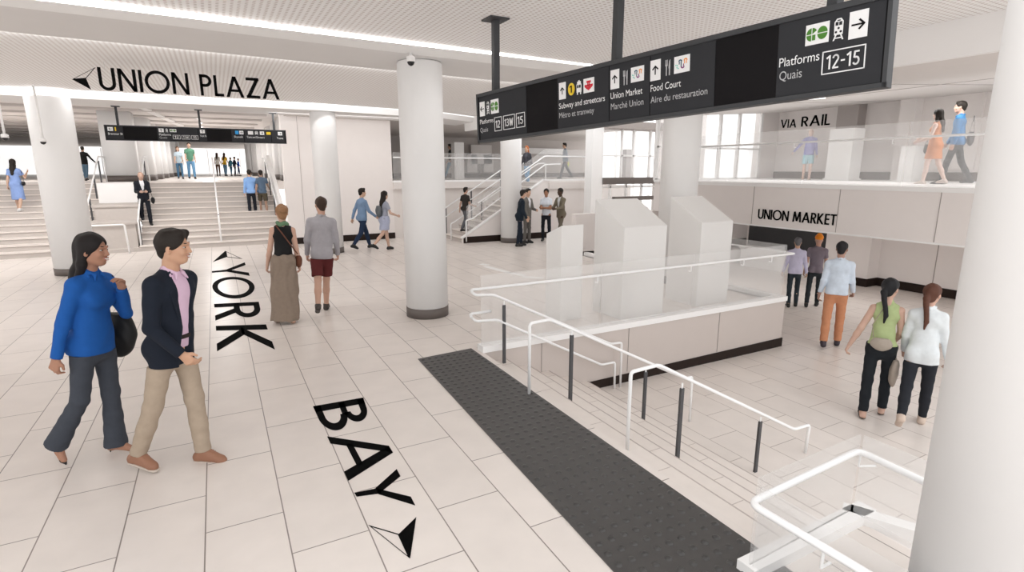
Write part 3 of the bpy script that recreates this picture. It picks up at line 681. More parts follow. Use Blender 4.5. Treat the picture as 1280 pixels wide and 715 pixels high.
# ------------------------------------------------------------------ stair up to the gallery
bm = bmesh.new(); n = 12; tr = (9.9 - 6.75) / n; ri = 1.87 / n
for i in range(n):
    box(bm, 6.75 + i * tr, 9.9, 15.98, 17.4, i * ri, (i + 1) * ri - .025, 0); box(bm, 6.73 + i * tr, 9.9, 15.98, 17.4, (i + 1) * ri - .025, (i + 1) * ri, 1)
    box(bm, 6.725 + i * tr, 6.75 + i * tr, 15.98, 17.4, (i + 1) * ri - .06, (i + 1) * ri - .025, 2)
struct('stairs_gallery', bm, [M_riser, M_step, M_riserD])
bm = bmesh.new(); prism(bm, [(6.75, 0), (9.95, 0), (9.95, 1.92), (9.75, 1.92), (6.75, .14)], 1, 15.86, 15.98); struct('wall_stair_stringer', bm, M_wall)
bm = bmesh.new(); beam(bm, (6.72, 15.92, .16), (9.72, 15.92, 1.94), .16, .04); beam(bm, (9.7, 15.92, 1.94), (11.4, 15.92, 1.94), .16, .05); beam(bm, (5.2, 18.08, 1.9), (9.9, 18.08, 1.9), .16, .06); struct('trim_10', bm, M_white)
struct('baseboard_stringer', bxm(6.76, 9.95, 15.845, 15.86, 0, .2), M_base)
# ------------------------------------------------------------------ balcony on the right
BX = 10.7
slab('floor_balcony', [(BX, 17.2, 1.5, 11.2), (11.6, 17.2, 11.2, 12.6)], 1.07, UP - .06, M_wall)
bm = bmesh.new(); box(bm, BX - .03, 17.2, 1.5, 11.2, UP - .06, UP + .02); box(bm, 11.57, 17.2, 11.2, 12.6, UP - .06, UP + .02); box(bm, BX - .02, BX + .1, 1.5, 11.2, 1.045, 1.075); struct('trim_11', bm, M_white)
bm = bmesh.new()
for px in (943, 1051, 1178):
    y = atX(px, 240, BX).y; box(bm, BX - .006, BX, y, y + .012, 1.08, UP - .06)
struct('trim_12', bm, M_seam)
struct('wall_right', bxm(17.0, 17.2, 1.5, 12.85, UP, 4.4), M_wall)
struct('baseboard_right', bxm(16.96, 17.0, 1.5, 12.85, UP, 2.22), M_base2)
bm = bmesh.new(); box(bm, 16.6, 17, 9.75, 10.37, UP, 4.3); struct('pillar_grey', bm, mat('grey pillar', (.42, .38, .36), .8))
bm = bmesh.new(); box(bm, 16.6, 17, 8.25, 8.65, UP, 4.3); box(bm, 16.95, 17, 6.9, 8.25, UP + .3, 4.2); struct('pillar_wall', bm, M_wall)
struct('wall_pier_right', bxm(16.2, 17.0, 12.6, 12.9, UP, 4.3), M_wall)
# wall below the balcony
struct('wall_lower', bxm(15.9, 16.1, 4.0, 12.6, LOW, 1.07), M_wall)
struct('baseboard_lower', bxm(15.86, 15.9, 4.0, 9.4, LOW, LOW + .22), M_base)
bm = bmesh.new(); box(bm, 15.4, 15.9, 8.25, 9.5, LOW + .22, 1.07); struct('pillar_lower', bm, M_wall)
struct('baseboard_pillar', bxm(15.36, 15.9, 8.23, 9.52, LOW, LOW + .22), M_base)
bm = bmesh.new(); box(bm, 15.89, 15.9, 6.9, 6.92, LOW + .2, 1.07); struct('trim_13', bm, M_seam)
struct('wall_lower_rear', bxm(8.78, 16, 12.6, 12.8, LOW, 1.07), M_wall)
bm = bmesh.new(); box(bm, 15.86, 15.9, 9.55, 12.5, -.22, .50); tag(obj('shop_window', bm, M_dark), 'wide dark shop window in the wall below the balcony', 'window')
bm = bmesh.new(); box(bm, 15.3, 15.86, 9.6, 12.3, LOW, -.25); box(bm, 15.25, 15.88, 9.55, 12.35, -.28, -.24); tag(obj('shop_counter', bm, M_white), 'long white counter below the dark shop window', 'counter')
# ------------------------------------------------------------------ facade of tall panes, a white pier in front
struct('window_2', bxm(15.3, 26, 21, 21.1, -.1, 6), M_sky)
bm = bmesh.new()
for x in (15.6, 16.5, 17.6, 18.6): box(bm, x, x + .10, 20.6, 20.7, 0, 6)
struct('trim_14', bm, M_white)
def pane_wall(name, x0, x1, y, z0, z1, xs, zs, w=.05):
    bm = bmesh.new(); box(bm, x0, x1, y, y + .012, z0, z1); g = struct(name, bm, M_glass2)
    bm = bmesh.new()
    for x in xs: box(bm, x - w / 2, x + w / 2, y - .04, y + .05, z0, z1)
    for z in zs: box(bm, x0, x1, y - .04, y + .05, z - .025, z + .025)
    f = obj('window_frame', bm, M_white, g)
pane_wall('window_3', 11.6, 16.2, 12.62, UP, 4.2, [11.65, 14.25, 15.1, 16.15], [2.0, 2.95], .09)
pane_wall('window_4', 11.5, 13.9, 15.1, 1.98, 3.86, [12.35, 12.85, 13.6], [2.75], .05)
pane_wall('window_5', 11.5, 13.9, 15.1, 0, 1.8, [11.9, 12.6, 13.3], [1.7], .05)
bm = bmesh.new(); box(bm, 11.05, 11.50, 15.0, 15.4, 0, 4.6); struct('pier_white', bm, M_white)
struct('pier_foot', bxm(11.0, 11.55, 14.95, 15.45, 0, .05), M_white)
bm = bmesh.new(); box(bm, 9.95 + .0, 13.9, 14.95, 15.2, 1.80, 2.02); struct('trim_15', bxm(11.5, 13.9, 14.95, 15.09, 1.80, 2.02), M_base2); bm.free()
struct('trim_16', bxm(11.9, 13.9, 14.8, 14.95, 1.25, 1.38), M_base2)
struct('trim_17', bxm(11.5, 14.4, 14.8, 15.6, 3.62, 3.86), mat('louvre', (.36, .32, .30), .8, .3, 30))
struct('wall_atrium', bxm(13.9, 16.2, 15.0, 15.2, 0, 4.4), M_wall)
bm = bmesh.new(); box(bm, 14.9, 15.3, 17.9, 18.2, 1.9, 3.1); struct('pillar_atrium', bm, mat('atrium grey', (.40, .37, .36), .8))
# ================================================================== THINGS
# ------------------------------------------------------------------ round columns
def column(x, y, label, top=3.84, r=.33, cap=True):
    t = thing('round_column', label, 'column', (x, y, 0))
    bm = bmesh.new(); lathe(bm, [(r, .155), (r, top - .03), (r - .012, top - .008), (r - .04, top)] if cap else [(r, .155), (r, top)], 0, 0, 72); obj('shaft', bm, M_col, t, True)
    bm = bmesh.new(); lathe(bm, [(r + .006, 0), (r + .006, .155), (r - .01, .158)], 0, 0, 72); obj('plinth', bm, M_base2, t)
column(2.83, 8.17, 'thick round white column with grey plinth at the end of the dark tactile strip')
column(-2.96, 15.35, 'round white column with grey plinth behind the person in the blue blouse', 3.80, .395)
column(2.72, 15.85, 'round white column in front of the plain wall, behind the back-turned couple', 3.80)
column(8.25, 15.45, 'round white column beside the gallery stair, behind the group of four', 3.80)
column(8.3, 8.3, 'round white column standing behind the frosted totems', 3.95, .37)
column(2.86, .79, 'huge round white column at the right edge, nearest to the viewer', 3.95)
for o in C.objects:
    if o.name.startswith('plinth') or o.name.startswith('shaft'):
        for p in o.data.polygons: p.use_smooth = abs(p.normal.z) < .5
# ------------------------------------------------------------------ tactile strip
def tactile():
    P = [(1.76, .6), (2.74, .6), (2.74, 6.24), (1.995, 6.18)]
    t = thing('tactile_strip', 'long charcoal tactile warning strip with raised domes along the top of the wide stair', 'tactile paving', (0, 0, 0))
    bm = bmesh.new(); prism(bm, P, 2, 0, .008)
    m = mat('charcoal rubber', (.060, .057, .055), .42, .18, 16); obj('mat', bm, m, t)
    bm = bmesh.new(); nx = 9
    for j in range(55):
        y = .66 + j * .101
        xl = 1.765 + (y - .6) / 5.58 * .235; n_ = nx
        for i in range(n_):
            x = xl + (2.74 - xl) * (i + .5 + (0 if j % 2 else 0)) / n_
            rings = []
            for r, z in ((.026, .008), (.020, .015), (.009, .0175)):
                rings.append([bm.verts.new((x + r * math.cos(a * math.pi / 4), y + r * math.sin(a * math.pi / 4), z)) for a in range(8)])
            for a, b in zip(rings[:-1], rings[1:]):
                for k in range(8): bm.faces.new((a[k], a[(k + 1) % 8], b[(k + 1) % 8], b[k]))
            bm.faces.new(rings[-1])
    o = obj('raised_domes', bm, mat('dome rubber', (.048, .046, .045), .35), t, True); o['kind'] = 'stuff'
tactile()
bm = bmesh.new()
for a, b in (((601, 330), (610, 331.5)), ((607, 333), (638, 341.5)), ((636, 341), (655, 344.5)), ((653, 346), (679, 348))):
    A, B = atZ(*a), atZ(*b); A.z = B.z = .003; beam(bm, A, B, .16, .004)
tag(obj('floor_streaks', bm, M_white), 'broken white marking on the floor behind the first frosted totem', 'streaks')  # thin white strips lying just above the tiles
# ------------------------------------------------------------------ lettering
def ring(cx, cy, ro, ri, a0, a1, n=24, sx=1.):
    out = []
    for k in range(n):
        t0, t1 = R_(a0 + (a1 - a0) * k / n), R_(a0 + (a1 - a0) * (k + 1) / n)
        out.append([(cx + sx * ro * math.cos(t0), cy + ro * math.sin(t0)), (cx + sx * ro * math.cos(t1), cy + ro * math.sin(t1)), (cx + sx * ri * math.cos(t1), cy + ri * math.sin(t1)), (cx + sx * ri * math.cos(t0), cy + ri * math.sin(t0))])
    return out
def st(ax, ay, bx, by, w): return [(ax - w / 2, ay), (ax + w / 2, ay), (bx + w / 2, by), (bx - w / 2, by)]
def rc(x0, y0, x1, y1): return [(x0, y0), (x1, y0), (x1, y1), (x0, y1)]
W = .135
GL = {'U': (.66, [rc(0, .3, W, 1), rc(.66 - W, .3, .66, 1)] + ring(.33, .32, .33, .33 - W, 180, 360)),
      'N': (.72, [rc(0, 0, W, 1), rc(.72 - W, 0, .72, 1), st(W * .55, 1.0, .72 - W * .55, 0, W * 1.15)]),
      'I': (W, [rc(0, 0, W, 1)]), 'O': (1.02, ring(.51, .5, .52, .52 - W, 0, 360, 40)),
      'P': (.52, [rc(0, 0, W, 1), rc(0, 1 - W, .26, 1), rc(0, .42, .26, .42 + W)] + ring(.24, .71, .29, .29 - W, -90, 90)),
      'R': (.58, [rc(0, 0, W, 1), rc(0, 1 - W, .26, 1), rc(0, .42, .26, .42 + W), st(.27, .46, .50, 0, W * 1.2)] + ring(.24, .71, .29, .29 - W, -90, 90)),
      'L': (.42, [rc(0, 0, W, 1), rc(0, 0, .42, W)]), 'A': (.84, [st(.42, 1.0, .075, 0, W * 1.12), st(.42, 1.0, .765, 0, W * 1.12), rc(.2, .26, .64, .26 + W * .9)]),
      'Z': (.66, [rc(.02, 1 - W, .64, 1), rc(0, 0, .66, W), st(.10, W * .5, .56, 1 - W * .5, W * 1.4)]),
      'Y': (.72, [rc(.36 - W / 2, 0, .36 + W / 2, .48), st(.36, .42, .08, 1, W * 1.15), st(.36, .42, .64, 1, W * 1.15)]),
      'K': (.66, [rc(0, 0, W, 1), st(.14, .48, .52, 1, W * 1.3), st(.16, .54, .57, 0, W * 1.3)]),
      'B': (.56, [rc(0, 0, W, 1), rc(0, 1 - W, .27, 1), rc(0, .48, .3, .48 + W * .9), rc(0, 0, .28, W)] + ring(.25, .765, .235, .235 - W * .95, -90, 90) + ring(.27, .285, .285, .285 - W, -90, 90)),
      'V': (.80, [st(.40, 0, .075, 1, W * 1.12), st(.40, 0, .725, 1, W * 1.12)]), 'M': (.92, [st(.075, 0, .17, 1, W), st(.845, 0, .75, 1, W), st(.46, .08, .19, 1, W), st(.46, .08, .73, 1, W)]),
      'E': (.46, [rc(0, 0, W, 1), rc(0, 0, .46, W), rc(0, 1 - W, .46, 1), rc(0, .44, .42, .44 + W)]), 'T': (.56, [rc(.28 - W / 2, 0, .28 + W / 2, 1), rc(0, 1 - W, .56, 1)])}
def put(bm, poly, f, dv):
    a = [Vector(f(*p)) for p in poly]; v0 = [bm.verts.new(p) for p in a]; v1 = [bm.verts.new(p + dv) for p in a]; n_ = len(a)
    bm.faces.new(v0[::-1]); bm.faces.new(v1)
    for i in range(n_): bm.faces.new((v0[i], v0[(i + 1) % n_], v1[(i + 1) % n_], v1[i]))
def word(t, text, f, dv, sp=.10, total=None):
    """letters of a word laid out along u (0..total) with cap height 1 along v; f maps (u, v) to a point"""
    w = sum(GL[c][0] + sp if c != ' ' else .38 for c in text) - sp; k = (total or w) / w; x = 0
    for c in text:
        if c == ' ': x += .38; continue
        bm = bmesh.new()
        for q in GL[c][1]: put(bm, q, lambda a, b: f((x + a) * k, b), dv)
        o = obj('letter', bm, M_black, t); x += GL[c][0] + sp
def tri(t, pts, hollow=0, name='arrow'):
    bm = bmesh.new(); P = [Vector(p) for p in pts[0]]; dv = Vector(pts[1])
    if hollow:
        c = sum(P, Vector()) / 3
        for a, b in zip(P, P[1:] + P[:1]):
            a2, b2 = a + (c - a) * hollow, b + (c - b) * hollow
            q = [a, b, b2, a2]; v0 = [bm.verts.new(p) for p in q]; v1 = [bm.verts.new(p + dv) for p in q]; bm.faces.new(v0); bm.faces.new(v1)
            for i in range(4): bm.faces.new((v0[i], v0[(i + 1) % 4], v1[(i + 1) % 4], v1[i]))
    else:
        v0 = [bm.verts.new(p) for p in P]; v1 = [bm.verts.new(p + dv) for p in P]; bm.faces.new(v0); bm.faces.new(v1)
        for i in range(3): bm.faces.new((v0[i], v0[(i + 1) % 3], v1[(i + 1) % 3], v1[i]))
    obj(name, bm, M_black, t)
# hanging word in front of the far beam
x0, x1 = atY(124.8, 110, 11).x, atY(348.5, 110, 11).x; zb, zt = 3.52, 3.86
t = thing('direction_lettering', 'black letters reading UNION PLAZA with a left arrow, hanging below the perforated ceiling', 'lettering')
word(t, 'UNION PLAZA', lambda u, v: (x0 + u, 11, zb + (zt - zb) * v), Vector((0, .015, 0)), .11, x1 - x0)
A = [atY(80 + a / 4.571, 75 + b / 4.571, 11) for a, b in ((46, 110), (155, 170), (125, 105))]; B = [atY(80 + a / 4.571, 75 + b / 4.571, 11) for a, b in ((46, 110), (180, 41), (125, 105))]
tri(t, (A, (0, .015, 0))); tri(t, (B, (0, .015, 0)), .16)
bm = bmesh.new()
for x in (x0 + .1, (x0 + x1) / 2 - .12, x1 - .42):
    b2 = bmesh.new(); tube(b2, [(x, 11.007, zt - .03), (x, 11.007, 3.95)], .003, 6); obj('wire', b2, mat('thin wire', (.5, .48, .46), .4), t)
bm.free()
def floor_word(text, label, quads, z=1., ox=0, oy=0):
    t = thing('floor_lettering', label, 'lettering')
    for c, q in zip(text, quads):
        P = [atZ(ox + a / z, oy + b / z, .001) for a, b in q]; w = GL[c][0]
        bm = bmesh.new()
        def f(a, b, P=P, w=w):
            u = a / w; return (P[0] * (1 - u) + P[1] * u) * (1 - b) + (P[3] * (1 - u) + P[2] * u) * b
        for g in GL[c][1]: put(bm, g, f, Vector((0, 0, .002)))
        obj('letter', bm, M_black, t)
    return t
t = floor_word('YORK', 'black floor letters reading YORK with an arrow, beside the man in the navy blazer',
    [((68, 166), (74, 217), (297, 214), (266, 133)), ((75, 222), (82, 347), (330, 347), (312, 220)), ((84, 381), (92, 480), (372, 465), (350, 368)), ((94, 512), (102, 664), (452, 668), (393, 503))], 4.764, 250, 300)
F3 = lambda pts, z, ox, oy: [atZ(ox + a / z, oy + b / z, .001) for a, b in pts]
tri(t, (F3(((75, 132), (150, 65), (157, 102)), 4.764, 250, 300), (0, 0, .002))); tri(t, (F3(((150, 65), (157, 102), (253, 113)), 4.764, 250, 300), (0, 0, .002)), .22)
t = floor_word('BAY', 'large black floor letters reading BAY with an arrow, left of the tactile strip',
    [((35, 87), (82, 192), (262, 150), (230, 53)), ((90, 204), (172, 376), (385, 330), (296, 186)), ((178, 393), (224, 470), (432, 472), (360, 330))], 3.106, 380, 480)
tri(t, (F3(((436, 517), (412, 678), (368, 583)), 3.106, 380, 480), (0, 0, .002))); tri(t, (F3(((250, 548), (368, 583), (412, 678)), 3.106, 380, 480), (0, 0, .002)), .13)
ya_, yb_ = atX(930 + 80 / 4.469, 270, BX).y, atX(930 + 517 / 4.469, 275, BX).y
t = thing('wall_lettering', 'black letters reading UNION MARKET on the balcony front', 'lettering')
word(t, 'UNION MARKET', lambda u, v: (BX - .02, ya_ - u, 1.215 + .215 * v), Vector((.014, 0, 0)), .10, ya_ - yb_)
t = thing('wall_lettering', 'black letters reading VIA RAIL on the upper wall behind the balcony', 'lettering')
P = [atX(930 + a / 4.469, 130 + b / 4.469, 16.99) for a, b in ((203, 135), (290, 131), (318, 127), (478, 117))]; Q = [atX(930 + a / 4.469, 130 + b / 4.469, 16.99) for a, b in ((203, 88), (290, 84), (318, 72), (478, 53))]
for text, a, b in (('VIA', 0, 1), ('RAIL', 2, 3)):
    tot = P[a].y - P[b].y
    word(t, text, lambda u, v: (16.985, P[a].y - u, (P[a].z * (1 - v) + Q[a].z * v) * (1 - u / tot) + (P[b].z * (1 - v) + Q[b].z * v) * u / tot), Vector((.012, 0, 0)), .10, tot)
# ------------------------------------------------------------------ hanging signs
M_frame = mat('sign frame charcoal', (.052, .054, .058), .55, .04, 12, spec=.3); M_face = mat('sign face black', (.010, .009, .010), .7, spec=.12); M_panel = mat('sign panel grey', (.038, .039, .043), .7, spec=.12)
M_sw = mat('sign white', (.90, .90, .90), .5); M_sg = mat('sign grey text', (.50, .50, .51), .5)
M_gr = mat('sign green', (.06, .22, .015), .5); M_ye = mat('sign yellow', (.85, .60, .02), .5); M_re = mat('sign red', (.68, .01, .03), .5); M_bl = mat('sign teal', (.005, .07, .13), .5); M_or = mat('sign orange', (.85, .30, .05), .5); M_pu = mat('sign purple', (.20, .01, .15), .5); M_mi = mat('sign mint', (.10, .62, .50), .5); M_sky2 = mat('sign blue', (.02, .35, .80), .5)
_tc = {}
def text_mesh(s):
    if s not in _tc:
        cu = bpy.data.curves.new('t', 'FONT'); cu.body = s; o = bpy.data.objects.new('t', cu); C.objects.link(o)
        dg = bpy.context.evaluated_depsgraph_get(); me = bpy.data.meshes.new_from_object(o.evaluated_get(dg)); bpy.data.objects.remove(o)
        vs = [tuple(v.co) for v in me.vertices]; fs = [tuple(p.vertices) for p in me.polygons]; _tc[s] = (vs, fs)
    return _tc[s]
cap_h = max(v[1] for v in text_mesh('H')[0])
def pl(pts, w):
    out = []
    for (ax, ay), (bx, by) in zip(pts[:-1], pts[1:]):
        l = math.hypot(bx - ax, by - ay) or 1; nx, ny = -(by - ay) / l * w / 2, (bx - ax) / l * w / 2; ex, ey = (bx - ax) / l * w * .25, (by - ay) / l * w * .25
        out.append([(ax + nx - ex, ay + ny - ey), (ax - nx - ex, ay - ny - ey), (bx - nx + ex, by - ny + ey), (bx + nx + ex, by + ny + ey)])
    return out
def arcp(cx, cy, rx, ry, a0, a1, n=10): return [(cx + rx * math.cos(R_(a0 + (a1 - a0) * k / n)), cy + ry * math.sin(R_(a0 + (a1 - a0) * k / n))) for k in range(n + 1)]
w_ = .12
DG = {'1': (.30, pl([(.02, .80), (.20, .94)], w_) + [rc(.16, 0, .16 + w_, 1)]),
      '2': (.48, pl(arcp(.24, .72, .18, .22, 165, -25, 12) + [(.08, .08)], w_) + [rc(.04, 0, .46, w_)]),
      '3': (.48, pl(arcp(.22, .74, .17, .20, 150, -90, 10) , w_) + pl(arcp(.22, .28, .19, .22, 90, -150, 12), w_)),
      '5': (.48, [rc(.08, .94 - .06, .43, 1)] + pl([(.13, .94), (.10, .55)], w_) + pl(arcp(.22, .31, .19, .25, 110, -145, 12), w_)),
      'W': (.80, pl([(.06, .97), (.22, .03)], w_) + pl([(.22, .03), (.40, .90)], w_) + pl([(.40, .90), (.58, .03)], w_) + pl([(.58, .03), (.74, .97)], w_)), '-': (.34, [rc(.03, .44, .31, .55)])}
class Sign:
    def __init__(s, t, L): s.t = t; s.L = L
    def rect(s, nm, u0, u1, v0, v1, m, d, parent=None, th=.003):
        return obj(nm, bxm(u0, u1, -d - th, -d, v0, v1), m, parent or s.t)
    def poly(s, nm, polys, m, d, parent=None):
        bm = bmesh.new()
        for p in polys: put(bm, p, lambda a, b: (a, -d - .002, b), Vector((0, .002, 0)))
        return obj(nm, bm, m, parent or s.t)
    def text(s, txt, u0, u1, v, h, m, d=.0185, parent=None):
        vs, fs = text_mesh(txt); x0, x1 = min(q[0] for q in vs), max(q[0] for q in vs); bm = bmesh.new()
        vv = [bm.verts.new((u0 + (q[0] - x0) / (x1 - x0) * (u1 - u0), -d, v + q[1] / cap_h * h)) for q in vs]
        for f in fs:
            try: bm.faces.new([vv[i] for i in f])
            except ValueError: pass
        return obj('lettering', bm, m, parent or s.t)
    def digits(s, txt, u0, u1, v, h, m, d=.0165, parent=None):
        tw = sum(DG[c][0] + .10 for c in txt) - .10; k = (u1 - u0) / tw; x = 0; ps = []
        for c in txt:
            ps += [[(u0 + (x + a) * k, v + b * h) for a, b in q] for q in DG[c][1]]; x += DG[c][0] + .10
        return s.poly('lettering', ps, m, d, parent)
    def frame(s, u0, u1, v0, v1, w, m, d, nm='number_box', parent=None):
        bm = bmesh.new()
        for a in ((u0, u1, v0, v0 + w), (u0, u1, v1 - w, v1), (u0, u0 + w, v0, v1), (u1 - w, u1, v0, v1)): box(bm, a[0], a[1], -d - .003, -d, a[2], a[3])
        return obj(nm, bm, m, parent or s.t)
    def arrow(s, u0, u1, v0, v1, deg, d=.013):
        p = s.rect('arrow_plate', u0, u1, v0, v1, M_sw, d); cu, cv = (u0 + u1) / 2, (v0 + v1) / 2; k = min(u1 - u0, v1 - v0) * .36; w = k * .28
        c_, s_ = math.cos(R_(deg)), math.sin(R_(deg)); F_ = lambda x, y: (cu + (c_ * x - s_ * y) * k, cv + (s_ * x + c_ * y) * k); w = .13
        ps = [[F_(-1, -w), F_(.8, -w), F_(.8, w), F_(-1, w)], [F_(1.05, 0), F_(.25, .85), F_(.0, .68), F_(.68, 0)], [F_(1.05, 0), F_(.68, 0), F_(.0, -.68), F_(.25, -.85)]]
        s.poly('arrow', ps, M_face, d + .0035, p)
    def circ(s, cu, cv, r, ru=None, a0=0, a1=360, n=24):
        return [(cu + (ru or r) * math.cos(R_(a0 + (a1 - a0) * k / n)), cv + r * math.sin(R_(a0 + (a1 - a0) * k / n))) for k in range(n + (a1 - a0 != 360))]
    def go(s, u0, u1, v0, v1, d=.013):
        p = s.rect('logo_plate', u0, u1, v0, v1, M_sw, d); cu, cv = (u0 + u1) / 2, (v0 + v1) / 2; r = (v1 - v0) * .29; g = r * .08; k = (u1 - u0) * .21 / r
        E_ = lambda c, a0, a1: [(c[0] + q[0] * k, c[1] + q[1]) for q in s.circ(0, 0, r, None, a0, a1, 12)] + [(c[0], c[1])]
        a, b = (cu - r * 1.08 * k, cv), (cu + r * 1.08 * k, cv)
        ps = [E_((a[0] - g, a[1] + g), 90, 180), E_((a[0] - g, a[1] - g), 180, 270), E_((a[0] + g, a[1] + g), 30, 90), [(a[0] + g, a[1] - g), (a[0] + g, a[1] - r), (a[0] + r * k * .75, a[1] - r), (a[0] + r * k * .75, a[1] - g)],
              E_((b[0], b[1] + g), 0, 180), E_((b[0], b[1] - g), 180, 360)]
        s.poly('logo', ps, M_gr, d + .0035, p)
    def train(s, u0, u1, v0, v1, d=.015):
        w, h = u1 - u0, v1 - v0; X = lambda a: u0 + a * w; Z = lambda b: v0 + b * h
        body = [(X(.1), Z(.25)), (X(.9), Z(.25)), (X(.92), Z(.85)), (X(.7), Z(1)), (X(.3), Z(1)), (X(.08), Z(.85))]
        p = s.poly('train_symbol', [body, [(X(.2), Z(.25)), (X(0), Z(0)), (X(.14), Z(0)), (X(.34), Z(.25))], [(X(.8), Z(.25)), (X(1), Z(0)), (X(.86), Z(0)), (X(.66), Z(.25))], [(X(.1), Z(.08)), (X(.9), Z(.08)), (X(.9), Z(.13)), (X(.1), Z(.13))]], M_sw, d)
        q = [[(X(.2), Z(.68)), (X(.46), Z(.68)), (X(.46), Z(.84)), (X(.2), Z(.84))], [(X(.54), Z(.68)), (X(.8), Z(.68)), (X(.8), Z(.84)), (X(.54), Z(.84))], [(X(.36), Z(.88)), (X(.64), Z(.88)), (X(.64), Z(.93)), (X(.36), Z(.93))]]
        for c in ((.5, .55), (.28, .38), (.72, .38)): q.append([(X(c[0]) + .11 * w * math.cos(k * .785), Z(c[1]) + .055 * h * math.sin(k * .785)) for k in range(8)])
        s.poly('train_window', q, M_panel, d + .0025, p)
    def fork(s, u0, u1, v0, v1, d=.015):
        w, h = u1 - u0, v1 - v0; X = lambda a: u0 + a * w; Z = lambda b: v0 + b * h; R = lambda a, b, c, e: [(X(a), Z(b)), (X(c), Z(b)), (X(c), Z(e)), (X(a), Z(e))]
        s.poly('cutlery_symbol', [R(.12, 0, .30, .6), R(0, .6, .42, .7), R(0, .7, .09, 1), R(.165, .7, .255, 1), R(.33, .7, .42, 1), R(.68, 0, .88, .45), [(X(.62), Z(.42)), (X(.9), Z(.42)), (X(.9), Z(1)), (X(.7), Z(.9)), (X(.62), Z(.6))]], M_sg, d)
    def squiggle(s, u0, u1, v0, v1, d=.013):
        p = s.rect('logo_plate', u0, u1, v0, v1, M_sw, d); w, h = u1 - u0, v1 - v0; X = lambda a: u0 + a * w; Z = lambda b: v0 + b * h
        def arc(cx, cz, ro, ri, a0, a1): return [[(X(cx) + h * x * 1.0, Z(cz) + h * y) for x, y in q] for q in ring(0, 0, ro, ri, a0, a1, 10)]
        R = lambda a, b, c, e: [(X(a), Z(b)), (X(c), Z(b)), (X(c), Z(e)), (X(a), Z(e))]
        s.poly('logo', arc(.40, .66, .13, .06, 0, 180) + [R(.315, .5, .365, .66), R(.435, .35, .485, .66)], M_bl, d + .0035, p)
        s.poly('logo', arc(.56, .36, .13, .06, 180, 360) + [R(.595, .36, .645, .5)], M_pu, d + .0035, p)
        s.poly('logo', arc(.74, .68, .13, .06, 0, 180) + [R(.655, .5, .70, .68), R(.775, .5, .82, .68)], M_or, d + .0035, p)
        s.poly('logo', [R(a, b, a + .05, b + .07) for a, b in ((.10, .45), (.17, .30), (.26, .24), (.20, .42))], M_mi, d + .0035, p)
    def ttc(s, u0, u1, v0, v1, d=.013):
        p = s.rect('logo_plate', u0, u1, v0, v1, M_sw, d); w, h = u1 - u0, v1 - v0; X = lambda a: u0 + a * w; Z = lambda b: v0 + b * h; R = lambda a, b, c, e: [(X(a), Z(b)), (X(c), Z(b)), (X(c), Z(e)), (X(a), Z(e))]
        s.poly('logo', [R(.3, .68, .7, .82), R(.38, .42, .48, .7), R(.52, .42, .62, .7), R(.12, .46, .88, .56), [(X(.14), Z(.56)), (X(.12), Z(.42)), (X(.4), Z(.2)), (X(.5), Z(.36))], [(X(.86), Z(.56)), (X(.88), Z(.42)), (X(.6), Z(.2)), (X(.5), Z(.36))], R(.44, .16, .56, .44)], M_re, d + .0035, p)
def hang_sign(label, P0, P1, h, depth, L, posts, ceil_z, post_w):
    P0, P1 = Vector(P0), Vector(P1); ux = (P1 - P0).normalized(); hx = Vector((ux.x, ux.y, 0)).normalized()
    t = thing('hanging_sign', label, 'sign', tuple(P0), 0)
    yv = Vector((-hx.y, hx.x, 0)); M_ = Matrix(((ux.x / hx.length * 1, yv.x, 0, P0.x), (ux.y, yv.y, 0, P0.y), (ux.z, 0, 1, P0.z), (0, 0, 0, 1)))
    # local u along the sign, face at local -y; slight fall of the long edge kept by a shear-free rotation
    z = ux.cross(yv).normalized() * 1; z = z if z.z > 0 else -z
    Mr = Matrix(((ux.x, yv.x, z.x, P0.x), (ux.y, yv.y, z.y, P0.y), (ux.z, yv.z, z.z, P0.z), (0, 0, 0, 1))); t.matrix_world = Mr
    bm = bmesh.new(); e = h * .055
    box(bm, 0, L, .0, depth, 0, h); 
    for a in ((0, L, 0, e), (0, L, h - e * 1.25, h), (0, e * .8, 0, h), (L - e * .8, L, 0, h)): box(bm, a[0], a[1], -.022, .002, a[2], a[3])
    obj('frame', bm, M_frame, t)
    obj('face', bxm(e * .8, L - e * .8, -.009, 0, e, h - e * 1.25), M_face, t)
    for u in posts:
        p = Mr @ Vector((u, depth / 2, h)); Lh = (ceil_z - p.z) 
        bm = bmesh.new(); q = Mr.inverted(); w = post_w / 2
        for x0_, x1_, z0_, z1_ in ((-w, w, -.02, Lh),):
            vs = [q @ Vector((p.x + a, p.y + b, p.z + c)) for c in (z0_, z1_) for a, b in ((-w, -w), (w, -w), (w, w), (-w, w))]
            v = [bm.verts.new(x) for x in vs]
            for f in ((0, 3, 2, 1), (4, 5, 6, 7), (0, 1, 5, 4), (1, 2, 6, 5), (2, 3, 7, 6), (3, 0, 4, 7)): bm.faces.new([v[i] for i in f])
        o = obj('hanger_post', bm, M_frame, t)
        bm = bmesh.new(); g = post_w * 1.7
        vs = [q @ Vector((p.x + a, p.y + b, ceil_z - c)) for c in (.018, 0.001) for a, b in ((-g, -g), (g, -g), (g, g), (-g, g))]; v = [bm.verts.new(x) for x in vs]
        for f in ((0, 3, 2, 1), (4, 5, 6, 7), (0, 1, 5, 4), (1, 2, 6, 5), (2, 3, 7, 6), (3, 0, 4, 7)): bm.faces.new([v[i] for i in f])
        obj('ceiling_plate', bm, M_frame, o)
    return Sign(t, L)
S1 = hang_sign('long charcoal hanging direction sign overhead at the upper right, listing Subway, Union Market, Food Court', (2.8556, 6.162, 2.6068), (3.7367, 2.0356, 2.7985), .56, .085, 4.22, (.30, 2.06, 3.87), 3.95, .07)
